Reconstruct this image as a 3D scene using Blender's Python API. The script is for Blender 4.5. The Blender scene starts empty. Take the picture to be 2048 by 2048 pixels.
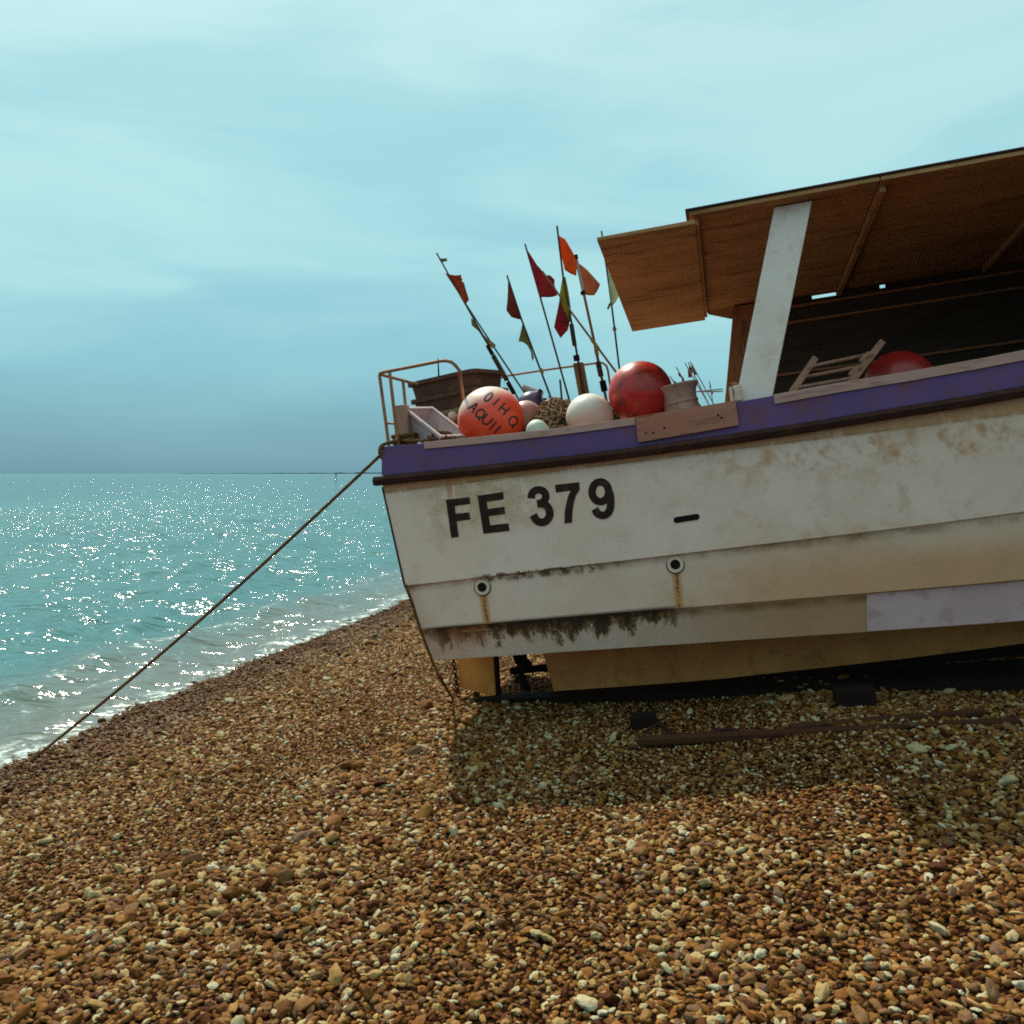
import bpy, bmesh, math, random
import numpy as np
from mathutils import Matrix, Vector, Euler, noise as mnoise
rng = random.Random(7)
nrng = np.random.default_rng(11)
SC = bpy.context.scene
COL = SC.collection

# ------------------------------------------------------------------ camera
FPX, CX, HY = 1800.0, 1024.0, 947.0          # focal length and horizon in px of the 2048 px photograph
CAMZ = 2.41                                   # eye above the sea
cam_d = bpy.data.cameras.new('camera')
cam = bpy.data.objects.new('camera', cam_d)
COL.objects.link(cam)
cam.location = (0, 0, CAMZ)
cam.rotation_euler = (math.radians(90), 0, 0)
cam_d.sensor_width = 36.0
cam_d.lens = FPX / 2048 * 36.0
cam_d.shift_y = -(1024 - HY) / 2048
cam_d.clip_start, cam_d.clip_end = 0.05, 60000
SC.camera = cam

# ------------------------------------------------------------------ sky, sun, exposure
SUN_EL, SUN_AZ = math.radians(50), math.radians(-25)      # azimuth from +Y, negative = left
wd = bpy.data.worlds.new('World')
SC.world = wd
wd.use_nodes = True
wn, wl = wd.node_tree.nodes, wd.node_tree.links
wn.clear()
def WN(t, **k):
    n = wn.new(t)
    for a, b in k.items(): setattr(n, a, b)
    return n
w_out = WN('ShaderNodeOutputWorld'); w_bg = WN('ShaderNodeBackground')
w_bg.inputs['Strength'].default_value = 0.1
sky = WN('ShaderNodeTexSky', sky_type='NISHITA', sun_disc=False)
sky.sun_elevation = SUN_EL; sky.sun_rotation = SUN_AZ
sky.air_density = 1.0; sky.dust_density = 2.0
tc = WN('ShaderNodeTexCoord')
sep = WN('ShaderNodeSeparateXYZ'); wl.new(tc.outputs['Generated'], sep.inputs[0])
# thin high cloud: brightness by elevation plus soft streaks, the same all round
def wramp(stops):
    r = WN('ShaderNodeValToRGB'); c = r.color_ramp
    c.elements[0].position = stops[0][0]; c.elements[0].color = (*stops[0][1], 1)
    c.elements[1].position = stops[-1][0]; c.elements[1].color = (*stops[-1][1], 1)
    for p_, q_ in stops[1:-1]:
        e_ = c.elements.new(p_); e_.color = (*q_, 1)
    wl.new(sep.outputs['Z'], r.inputs[0]); return r.outputs[0]
blue = wramp([(0, (.135, .325, .430)), (.05, (.155, .380, .490)), (.11, (.215, .515, .620)), (.19, (.275, .595, .690)), (.30, (.340, .675, .750)), (.50, (.45, .77, .81)), (.85, (.70, .94, .93))])
pale = wramp([(0, (.145, .350, .445)), (.05, (.185, .435, .540)), (.11, (.315, .650, .715)), (.19, (.425, .755, .790)), (.30, (.485, .810, .830)), (.50, (.60, .88, .89)), (.85, (.86, 1.02, .98))])
mp = WN('ShaderNodeMapping'); wl.new(tc.outputs['Generated'], mp.inputs[0])
mp.inputs['Rotation'].default_value = (0, math.radians(-5), 0)
mp.inputs['Scale'].default_value = (1.5, 1.5, 6.5)
mp.inputs['Location'].default_value = (-2.81, 6.883, 3.368)
nz = WN('ShaderNodeTexNoise'); wl.new(mp.outputs[0], nz.inputs['Vector'])
nz.inputs['Scale'].default_value = 1.35; nz.inputs['Detail'].default_value = 9; nz.inputs['Roughness'].default_value = .52
nz.inputs['Distortion'].default_value = .5
cr2 = WN('ShaderNodeMapRange'); wl.new(nz.outputs['Fac'], cr2.inputs[0])
cr2.inputs[1].default_value = .33; cr2.inputs[2].default_value = .64
cr2.interpolation_type = 'SMOOTHSTEP'
mxs = WN('ShaderNodeMix', data_type='RGBA'); wl.new(cr2.outputs[0], mxs.inputs[0]); wl.new(blue, mxs.inputs[6]); wl.new(pale, mxs.inputs[7])
m10 = WN('ShaderNodeVectorMath', operation='SCALE'); wl.new(mxs.outputs[2], m10.inputs[0]); m10.inputs['Scale'].default_value = 8.8
tint = WN('ShaderNodeVectorMath', operation='MULTIPLY'); wl.new(sky.outputs[0], tint.inputs[0]); tint.inputs[1].default_value = (.10, .13, .12)
ad = WN('ShaderNodeVectorMath', operation='ADD'); wl.new(m10.outputs[0], ad.inputs[0]); wl.new(tint.outputs[0], ad.inputs[1])
wl.new(ad.outputs[0], w_bg.inputs['Color']); wl.new(w_bg.outputs[0], w_out.inputs[0])

sun_d = bpy.data.lights.new('sun', 'SUN')
sun = bpy.data.objects.new('sun', sun_d); COL.objects.link(sun)
sun_d.energy = 5.0; sun_d.angle = math.radians(0.6); sun_d.color = (1.0, .90, .74)
sdir = Vector((math.sin(SUN_AZ) * math.cos(SUN_EL), math.cos(SUN_AZ) * math.cos(SUN_EL), math.sin(SUN_EL)))
sun.rotation_euler = sdir.to_track_quat('Z', 'Y').to_euler()
SC.view_settings.view_transform = 'Standard'
SC.view_settings.look = 'None'
SC.view_settings.exposure = 0.0
SC.view_settings.gamma = 1.0
SC.view_settings.use_curve_mapping = False
SC.cycles.use_denoising = False
SC.cycles.filter_width = 1.8
SC.cycles.max_bounces = 8
SC.cycles.sample_clamp_indirect = 4.0

# ------------------------------------------------------------------ frames: boat lies along the slope of the beach
TH, PH = math.radians(13), math.atan(.122)
U = Vector((math.cos(TH) * math.cos(PH), -math.sin(TH) * math.cos(PH), math.sin(PH)))
V = Vector((math.sin(TH), math.cos(TH), 0))
Wv = U.cross(V)
S = Vector(((763 - CX) / FPX * 6.7, 6.7, (HY - 893) / FPX * 6.7 + CAMZ))   # stern corner of the gunwale
MB_ = Matrix(((U.x, V.x, Wv.x, S.x), (U.y, V.y, Wv.y, S.y), (U.z, V.z, Wv.z, S.z), (0, 0, 0, 1)))
MBI = MB_.inverted()
C0 = Vector((0, 0, CAMZ))
CL = MBI @ C0
def rayl(px, py):
    return MBI.to_3x3() @ Vector(((px - CX) / FPX, 1, (HY - py) / FPX))
def L(px, py, v=0.0):                        # photo pixel on the lengthwise plane v of the boat
    d = rayl(px, py); t = (v - CL.y) / d.y
    return CL + d * t
def LW(px, py, w):                           # photo pixel on the level w of the boat
    d = rayl(px, py); t = (w - CL.z) / d.z
    return CL + d * t
GW = -2.2                                    # the beach is this far below the gunwale
DECK, FDECK = -0.14, -0.29
def toW(l): return MB_ @ Vector(l)
NX, NY = math.cos(TH), -math.sin(TH)         # up the beach
GK = 0.122
_g = MB_ @ Vector((0, 0, GW))
G0 = _g.z - GK * (NX * _g.x + NY * _g.y)
def nrm(x, y): return NX * x + NY * y
NSH = -G0 / GK                               # nrm() of the waterline
def ground(x, y):
    n = nrm(x, y)
    z = G0 + GK * n
    if n > 5: z = G0 + GK * (5 + 6 * math.tanh((n - 5) / 6.0))
    a = 0.022 * mnoise.noise(Vector((x * .55, y * .55, 3.1))) + 0.008 * mnoise.noise(Vector((x * 2.1, y * 2.1, 7.7)))
    a += .020 * math.sin(n * 1.9 + 1.6 * mnoise.noise(Vector((x * .25, y * .25, 1.0)))) + .016 * mnoise.noise(Vector((x * 3.1, y * 3.1, 2.2)))
    return z + a - .010

# ------------------------------------------------------------------ node helpers
class NT:
    def __init__(s, name, rough=.6, spec=.5):
        s.m = bpy.data.materials.new(name); s.m.use_nodes = True
        s.t = s.m.node_tree; s.n = s.t.nodes; s.l = s.t.links
        s.b = s.n['Principled BSDF']; s.out = s.n['Material Output']
        s.b.inputs['Roughness'].default_value = rough
        s.b.inputs['Specular IOR Level'].default_value = spec
        s._tc = None
    def inp(s, sock, val):
        if hasattr(val, 'is_output') or isinstance(val, bpy.types.NodeSocket): s.l.new(val, sock)
        elif val is not None:
            try: sock.default_value = val
            except Exception: sock.default_value = (*val, 1)
    def co(s, kind='Object'):
        if s._tc is None: s._tc = s.n.new('ShaderNodeTexCoord')
        return s._tc.outputs[kind]
    def pos(s):
        return s.n.new('ShaderNodeNewGeometry').outputs['Position']
    def xyz(s, vec):
        n = s.n.new('ShaderNodeSeparateXYZ'); s.l.new(vec, n.inputs[0]); return n.outputs
    def vec(s, x, y, z):
        n = s.n.new('ShaderNodeCombineXYZ')
        for i, q in enumerate((x, y, z)): s.inp(n.inputs[i], q)
        return n.outputs[0]
    def math(s, op, a, b=None, c=None, clamp=False):
        n = s.n.new('ShaderNodeMath'); n.operation = op; n.use_clamp = clamp
        s.inp(n.inputs[0], a); s.inp(n.inputs[1], b)
        if c is not None: s.inp(n.inputs[2], c)
        return n.outputs[0]
    def mul(s, *a):
        r = a[0]
        for q in a[1:]: r = s.math('MULTIPLY', r, q)
        return r
    def scale(s, vec, sc):
        n = s.n.new('ShaderNodeVectorMath'); n.operation = 'MULTIPLY'; s.l.new(vec, n.inputs[0]); n.inputs[1].default_value = sc
        return n.outputs[0]
    def noise(s, vec, scale, detail=4, rough=.55, dist=0.0, col=False):
        n = s.n.new('ShaderNodeTexNoise'); s.l.new(vec, n.inputs['Vector'])
        n.inputs['Scale'].default_value = scale; n.inputs['Detail'].default_value = detail
        n.inputs['Roughness'].default_value = rough; n.inputs['Distortion'].default_value = dist
        return n.outputs['Color' if col else 'Fac']
    def vor(s, vec, scale, out='Distance', feature='F1'):
        n = s.n.new('ShaderNodeTexVoronoi'); n.feature = feature; s.l.new(vec, n.inputs['Vector']); n.inputs['Scale'].default_value = scale
        return n.outputs[out]
    def ss(s, x, a, b):                      # smoothstep from a to b (either order)
        n = s.n.new('ShaderNodeMapRange'); n.interpolation_type = 'SMOOTHSTEP'
        s.inp(n.inputs[0], x)
        lo, hi = (a, b) if a < b else (b, a)
        n.inputs[1].default_value = lo; n.inputs[2].default_value = hi
        n.inputs[3].default_value = 0.0 if a < b else 1.0; n.inputs[4].default_value = 1.0 if a < b else 0.0
        return n.outputs[0]
    def band(s, x, a, b, c, d): return s.mul(s.ss(x, a, b), s.ss(x, d, c))
    def mix(s, f, a, b, mode='MIX'):
        n = s.n.new('ShaderNodeMix'); n.data_type = 'RGBA'; n.blend_type = mode
        s.inp(n.inputs[0], f); s.inp(n.inputs[6], a); s.inp(n.inputs[7], b)
        return n.outputs[2]
    def ramp(s, f, stops, const=False):
        n = s.n.new('ShaderNodeValToRGB'); c = n.color_ramp
        if const: c.interpolation = 'CONSTANT'
        c.elements[0].position = stops[0][0]; c.elements[0].color = (*stops[0][1], 1)
        c.elements[1].position = stops[-1][0]; c.elements[1].color = (*stops[-1][1], 1)
        for p, q in stops[1:-1]:
            e = c.elements.new(p); e.color = (*q, 1)
        s.inp(n.inputs[0], f); return n.outputs[0]
    def base(s, c): s.inp(s.b.inputs['Base Color'], c); return s
    def rough(s, c): s.inp(s.b.inputs['Roughness'], c); return s
    def bump(s, h, strength=.3, dist=.01):
        n = s.n.new('ShaderNodeBump'); n.inputs['Strength'].default_value = strength; n.inputs['Distance'].default_value = dist
        s.l.new(h, n.inputs['Height']); s.l.new(n.outputs[0], s.b.inputs['Normal']); return s

def worn(name, c1, c2, scale=6, rough=.6, c3=None, f3=.5, bump=.2, stretch=(1, 1, 1), detail=6, metal=0.0):
    t = NT(name, rough, .18)
    v = t.scale(t.co(), stretch)
    a = t.noise(v, scale, detail, .6)
    col = t.mix(t.ss(a, .35, .68), c1, c2)
    if c3 is not None:
        b = t.noise(v, scale * 2.7, detail, .65, .4)
        col = t.mix(t.mul(t.ss(b, .52, .66), f3), col, c3)
    t.base(col)
    t.b.inputs['Metallic'].default_value = metal
    t.rough(t.math('MULTIPLY_ADD', a, .3, rough - .15))
    if bump: t.bump(t.noise(v, scale * 8, 4, .6), bump, .004)
    return t.m

M = {}
# ------- hull paint with its stains (boat coordinates: x fore, z up)
def hull_paint():
    t = NT('hull_paint', .45)
    o = t.co(); x, y, z = t.xyz(o)
    nb = t.noise(o, 1.3, 5, .55); nm = t.noise(o, 5.0, 6, .62); nf = t.noise(o, 60, 3, .6)
    streak = t.noise(t.vec(t.mul(x, 26.0), 0.0, t.mul(z, 3.0)), 1.0, 4, .6)
    col = t.mix(t.ss(nb, .35, .7), (.80, .600, .510), (.74, .525, .415))
    col = t.mix(t.mul(t.ss(nm, .5, .72), .28), col, (.52, .330, .205))
    # ochre cast on the lower planks, growing forward
    yel = t.mul(t.ss(x, .9, 3.6), t.ss(z, -.85, -1.35), t.math('MULTIPLY_ADD', nb, .6, .5))
    col = t.mix(t.math('MINIMUM', yel, .8), col, (.62, .285, .105))
    # grime strip under the rubbing strake
    top = t.mul(t.ss(t.math('ADD', z, t.mul(streak, .05)), -.345, -.305), t.ss(t.math('ADD', nm, t.mul(streak, .35)), .36, .66))
    col = t.mix(t.mul(top, .9), col, (.50, .215, .065))
    col = t.mix(t.mul(t.band(z, -.352, -.346, -.340, -.334), t.ss(nm, .35, .6), .8), col, (.20, .12, .055))
    # brown run and speckles round the lettering
    run = t.mul(t.band(t.math('ADD', x, t.mul(nm, .06)), .47, .50, .54, .58), t.ss(z, -.60, -.34), t.ss(streak, .3, .6))
    col = t.mix(t.mul(run, .9), col, (.45, .18, .05))
    sp = t.ss(t.vor(o, 40), .27, .12)
    spm = t.mul(t.band(x, .1, .45, .85, 1.5), t.band(z, -.80, -.60, -.36, -.3), t.ss(t.noise(o, 9, 4, .6), .38, .56))
    col = t.mix(t.mul(sp, spm, .85), col, (.10, .055, .025))
    col = t.mix(t.mul(spm, .50), col, (.46, .27, .12))
    sp2 = t.mul(t.ss(t.vor(o, 24), .11, .05), t.ss(nm, .44, .58))
    col = t.mix(t.mul(sp2, .75), col, (.13, .075, .04))
    # brown scuffing further forward under the strake
    sc = t.mul(t.ss(x, 1.5, 3.2), t.band(z, -.70, -.5, -.4, -.3), t.ss(t.noise(o, 9.0, 7, .7), .45, .68))
    col = t.mix(t.mul(sc, .85), col, (.50, .215, .085))
    sc2 = t.mul(t.ss(x, .9, 3.4), t.ss(t.noise(o, 3.3, 8, .72, .4), .50, .66))
    col = t.mix(t.mul(sc2, .50), col, (.50, .275, .135))
    scr = t.mul(t.ss(t.noise(t.vec(t.mul(x, 2.5), 0.0, t.mul(t.math('ADD', z, t.mul(x, -.03)), 60.0)), 1.0, 3, .6), .66, .74), t.ss(nm, .42, .6))
    col = t.mix(t.mul(scr, .35), col, (.33, .20, .12))
    # laps of the planking collect dirt
    for zz, k in ((-1.05, .85), (-1.41, .9)):
        zl = t.math('ADD', z, t.mul(x, -.012 if zz > -1.2 else .008))
        lp = t.mul(t.band(zl, zz - .07, zz - .012, zz + .003, zz + .004), t.ss(nm, .33, .66))
        col = t.mix(t.mul(lp, k), col, (.30, .165, .06))
    blk = t.mul(t.band(x, .55, .7, 1.45, 1.6), t.band(z, -1.105, -1.066, -1.03, -1.02), t.ss(t.noise(o, 14, 5, .7), .46, .55))
    col = t.mix(t.mul(blk, .9), col, (.05, .03, .012))
    # algae curtain on the lowest plank
    al = t.noise(t.vec(t.mul(x, 10.0), 0.0, t.mul(z, 4.0)), 1.0, 7, .68)
    ab = t.noise(t.vec(t.mul(x, 2.2), 1.0, 0.0), 1.0, 3, .5)
    big = t.noise(t.vec(t.mul(x, 1.3), 4.0, 0.0), 1.0, 2, .5)
    lim = t.math('ADD', t.mul(t.math('SUBTRACT', al, .5), .62), t.math('MULTIPLY_ADD', ab, -.20, t.math('MULTIPLY_ADD', big, -.26, -1.318)))
    d = t.math('SUBTRACT', z, lim)
    alg = t.mul(t.ss(d, -.02, .05), t.band(t.math('ADD', x, t.mul(al, .3)), .20, .40, 2.0, 2.35), t.ss(z, -1.37, -1.40))
    fine = t.noise(o, 38, 6, .75)
    alg = t.mul(alg, t.math('MAXIMUM', t.ss(t.math('ADD', fine, t.mul(d, 2.2)), .40, .60), t.ss(z, -1.455, -1.435)))
    acol = t.mix(t.ss(fine, .46, .60), (.034, .014, .004), (.30, .145, .028))
    acol = t.mix(t.ss(d, .06, .14), acol, (.022, .010, .006))
    col = t.mix(t.mul(alg, .95), col, acol)
    lip = t.mul(t.band(z, -1.452, -1.448, -1.440, -1.436), t.band(x, .38, .40, .60, .63))
    col = t.mix(t.mul(lip, .7), col, (.55, .36, .22))
    ru = t.mul(t.band(x, .28, .34, .50, .62), t.ss(z, -1.66, -1.46), t.ss(z, -1.39, -1.43), t.ss(al, .40, .60))
    col = t.mix(t.mul(ru, .85), col, (.36, .11, .03))
    # rust runs under the two scuppers
    for sx, sz, wob in ((SC1.x, SC1.z, .0), (SC2.x, SC2.z, .03)):
        xx = t.math('SUBTRACT', x, t.math('MULTIPLY_ADD', t.math('SUBTRACT', z, sz - .1), wob, sx - .004))
        ax = t.math('ABSOLUTE', t.math('ADD', xx, t.mul(t.math('SUBTRACT', streak, .5), .02)))
        zm = t.mul(t.ss(z, sz - .02, sz - .08), t.ss(z, -1.405, -1.39))
        col = t.mix(t.mul(t.ss(ax, .046, .012), zm, .85), col, (.55, .24, .055))
        col = t.mix(t.mul(t.ss(ax, .014, .004), zm, t.ss(nf, .35, .6), .9), col, (.09, .045, .02))
    t.base(t.mix(t.mul(t.ss(nf, .45, .75), .10), col, (.3, .22, .16)))
    t.rough(t.math('MULTIPLY_ADD', nm, .3, .33))
    t.bump(t.math('ADD', nf, t.mul(nm, 2.0)), .12, .004)
    return t.m

SC1, SC2 = L(963.6, 1175, .06), L(1350.5, 1129.5, .06)
M['hull'] = hull_paint()
M['purple'] = worn('purple_paint', (.118, .064, .178), (.150, .076, .190), 2, .6, (.165, .065, .085), .75)
M['strake'] = worn('tarred_rubber', (.034, .012, .009), (.05, .019, .014), 5, .7, (.10, .04, .026), .4)
M['cap'] = worn('grey_capping', (.44, .245, .205), (.52, .31, .27), 3, .7, (.28, .13, .09), .7, stretch=(.4, 3, 3))
M['patch'] = worn('patch_board', (.38, .145, .095), (.44, .18, .13), 2.5, .75, (.18, .065, .032), .7, stretch=(.5, 3, 3))
M['antifoul'] = worn('brown_bottom_paint', (.74, .285, .085), (.62, .225, .066), 2.5, .85, (.36, .115, .033), .5)
M['rudder'] = worn('ochre_plate', (.74, .29, .065), (.64, .235, .05), 3, .65, (.34, .12, .025), .4)
M['black'] = worn('black_iron', (.011, .005, .004), (.018, .008, .006), 8, .95)
M['letter'] = worn('letter_vinyl', (.026, .010, .008), (.034, .014, .010), 6, .5, (.12, .06, .045), .3, bump=0)
M['ply'] = worn('weathered_plywood', (.52, .265, .120), (.42, .205, .088), 1.4, .95, (.22, .10, .042), .8, stretch=(.5, 3, 3))
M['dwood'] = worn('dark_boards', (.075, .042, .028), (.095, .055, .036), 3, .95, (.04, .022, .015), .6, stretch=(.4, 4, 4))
M['post'] = worn('white_post_paint', (.88, .755, .70), (.82, .68, .61), 3, .55, (.60, .38, .24), .35)
M['bpost'] = worn('brown_post', (.46, .17, .07), (.38, .135, .055), 4, .7, (.07, .04, .02), .5, stretch=(3, 3, .6))
M['tube'] = worn('rusty_tube', (.30, .125, .06), (.38, .18, .10), 14, .6, (.16, .06, .026), .6)
M['crate'] = worn('dark_brown_tub', (.075, .030, .018), (.10, .045, .028), 6, .6, (.19, .09, .055), .5)
M['crate2'] = worn('ochre_tub', (.22, .15, .065), (.17, .11, .05), 6, .6, (.08, .045, .02), .5)
M['fishbox'] = worn('grey_white_plastic', (.58, .44, .43), (.48, .35, .345), 5, .45, (.30, .16, .11), .5)
M['bitt'] = worn('grey_bitt', (.36, .20, .155), (.44, .27, .22), 9, .75, (.32, .10, .035), .55)
M['rope'] = worn('brown_rope', (.17, .070, .022), (.11, .044, .014), 40, .95)
M['olive'] = worn('olive_rope', (.18, .09, .025), (.10, .05, .015), 40, .95)
M['net'] = worn('net_twine', (.27, .165, .085), (.17, .095, .045), 25, .9, (.38, .27, .16), .4)
M['netdark'] = worn('dark_net', (.075, .042, .025), (.045, .026, .017), 15, .95)
M['winch'] = worn('winch_paint', (.36, .18, .125), (.44, .25, .21), 5, .55, (.21, .085, .045), .6)
M['greypipe'] = worn('grey_pipe', (.30, .27, .25), (.36, .32, .29), 8, .5, (.16, .09, .05), .4)
M['pole'] = worn('dark_pole', (.060, .024, .012), (.09, .038, .018), 20, .7)
M['polew'] = worn('bamboo_pole', (.26, .11, .045), (.19, .08, .03), 18, .7)
M['tape'] = worn('ochre_tape', (.36, .20, .05), (.28, .15, .04), 20, .6)
M['woodpost'] = worn('old_post_wood', (.34, .155, .065), (.25, .11, .045), 5, .9, (.12, .05, .022), .6, stretch=(4, 4, .6))
M['ladder'] = worn('old_ladder_wood', (.34, .17, .115), (.24, .11, .07), 8, .9, (.09, .04, .022), .7)
M['palepatch'] = worn('fresh_pale_paint', (.86, .57, .60), (.76, .49, .50), 3, .6, (.52, .29, .20), .5)
M['white_fit'] = worn('white_fitting', (.62, .46, .36), (.70, .54, .44), 8, .6)
M['deck'] = worn('pale_bounce_deck', (.46, .36, .26), (.38, .28, .19), 4, .8, (.22, .14, .08), .5, stretch=(.4, 3, 3))  # unseen aft deck made pale to bounce sun onto the roof underside
M['land'] = worn('far_land', (.045, .09, .10), (.06, .11, .12), .002, .9, bump=0)
M['timber'] = worn('skid_timber', (.065, .024, .010), (.045, .017, .008), 3, .95, (.028, .011, .006), .6, stretch=(.4, 3, 3))

def buoy_mat(name, c, c2, pale, lo, hi, dirt=None, amt=.6, rough=.32):
    t = NT(name, rough)
    o = t.co('Object'); x, y, z = t.xyz(o)
    up = t.math('ADD', t.math('MULTIPLY', x, -.35), z)     # sun highlight painted pale over the top and seaward side
    n = t.noise(o, 5, 6, .6); nf = t.noise(o, 26, 5, .65)
    col = t.mix(t.ss(n, .35, .7), c, c2)
    if dirt is not None: col = t.mix(t.mul(t.ss(t.noise(o, 5.0, 7, .70, .4), .43, .60), amt), col, dirt)
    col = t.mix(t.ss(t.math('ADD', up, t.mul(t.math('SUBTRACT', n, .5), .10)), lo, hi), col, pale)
    t.base(t.mix(t.mul(t.ss(nf, .56, .72), .25), col, (.2, .1, .06)))
    t.rough(t.math('MULTIPLY_ADD', n, .25, rough - .1))
    t.bump(nf, .05, .003)
    return t.m
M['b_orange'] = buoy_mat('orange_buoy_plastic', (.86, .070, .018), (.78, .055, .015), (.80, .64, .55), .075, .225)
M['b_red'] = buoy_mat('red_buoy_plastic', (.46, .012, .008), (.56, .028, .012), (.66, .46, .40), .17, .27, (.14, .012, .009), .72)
M['b_white'] = buoy_mat('white_buoy_plastic', (.62, .37, .30), (.56, .32, .25), (.80, .72, .62), .0, .14)  # pink underside paints in bounced light, pale top the sun
M['b_purple'] = buoy_mat('purple_buoy_plastic', (.060, .030, .085), (.045, .024, .06), (.30, .30, .42), .07, .13)
M['b_pink'] = buoy_mat('pink_buoy_plastic', (.50, .17, .13), (.40, .11, .08), (.62, .40, .36), .05, .14, (.22, .09, .055), .6)
M['b_pale'] = buoy_mat('pale_green_plastic', (.55, .60, .46), (.47, .52, .39), (.75, .76, .64), .03, .09)
M['b_dkred'] = buoy_mat('dark_red_plastic', (.30, .012, .010), (.24, .010, .008), (.34, .03, .025), .25, .4)
M['ink'] = NT('black_marker_paint', .6).base((.018, .010, .010, 1)).m

def cloth(name, c, c2):
    t = NT(name, .85, .2)
    col = t.mix(t.ss(t.noise(t.co(), 9, 5, .6), .35, .7), c, c2)
    t.base(col)
    tr = t.n.new('ShaderNodeBsdfTranslucent'); t.l.new(col, tr.inputs[0])
    mx = t.n.new('ShaderNodeMixShader'); mx.inputs[0].default_value = .45
    t.l.new(t.b.outputs[0], mx.inputs[1]); t.l.new(tr.outputs[0], mx.inputs[2]); t.l.new(mx.outputs[0], t.out.inputs[0])
    return t.m
M['f_orange'] = cloth('orange_flag_cloth', (.46, .085, .028), (.38, .06, .022))
M['f_bright'] = cloth('bright_orange_flag_cloth', (.72, .13, .016), (.62, .10, .014))
M['f_tan'] = cloth('faded_orange_flag_cloth', (.50, .20, .10), (.42, .14, .065))
M['f_brown'] = cloth('rust_flag_cloth', (.24, .06, .03), (.19, .045, .022))
M['f_red'] = cloth('red_flag_cloth', (.36, .025, .03), (.28, .02, .024))
M['f_olive'] = cloth('olive_flag_cloth', (.26, .23, .09), (.20, .16, .055))
M['f_lime'] = cloth('lime_flag_cloth', (.34, .36, .045), (.27, .27, .035))
M['f_pale'] = cloth('pale_green_flag_cloth', (.46, .55, .38), (.38, .45, .29))

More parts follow.
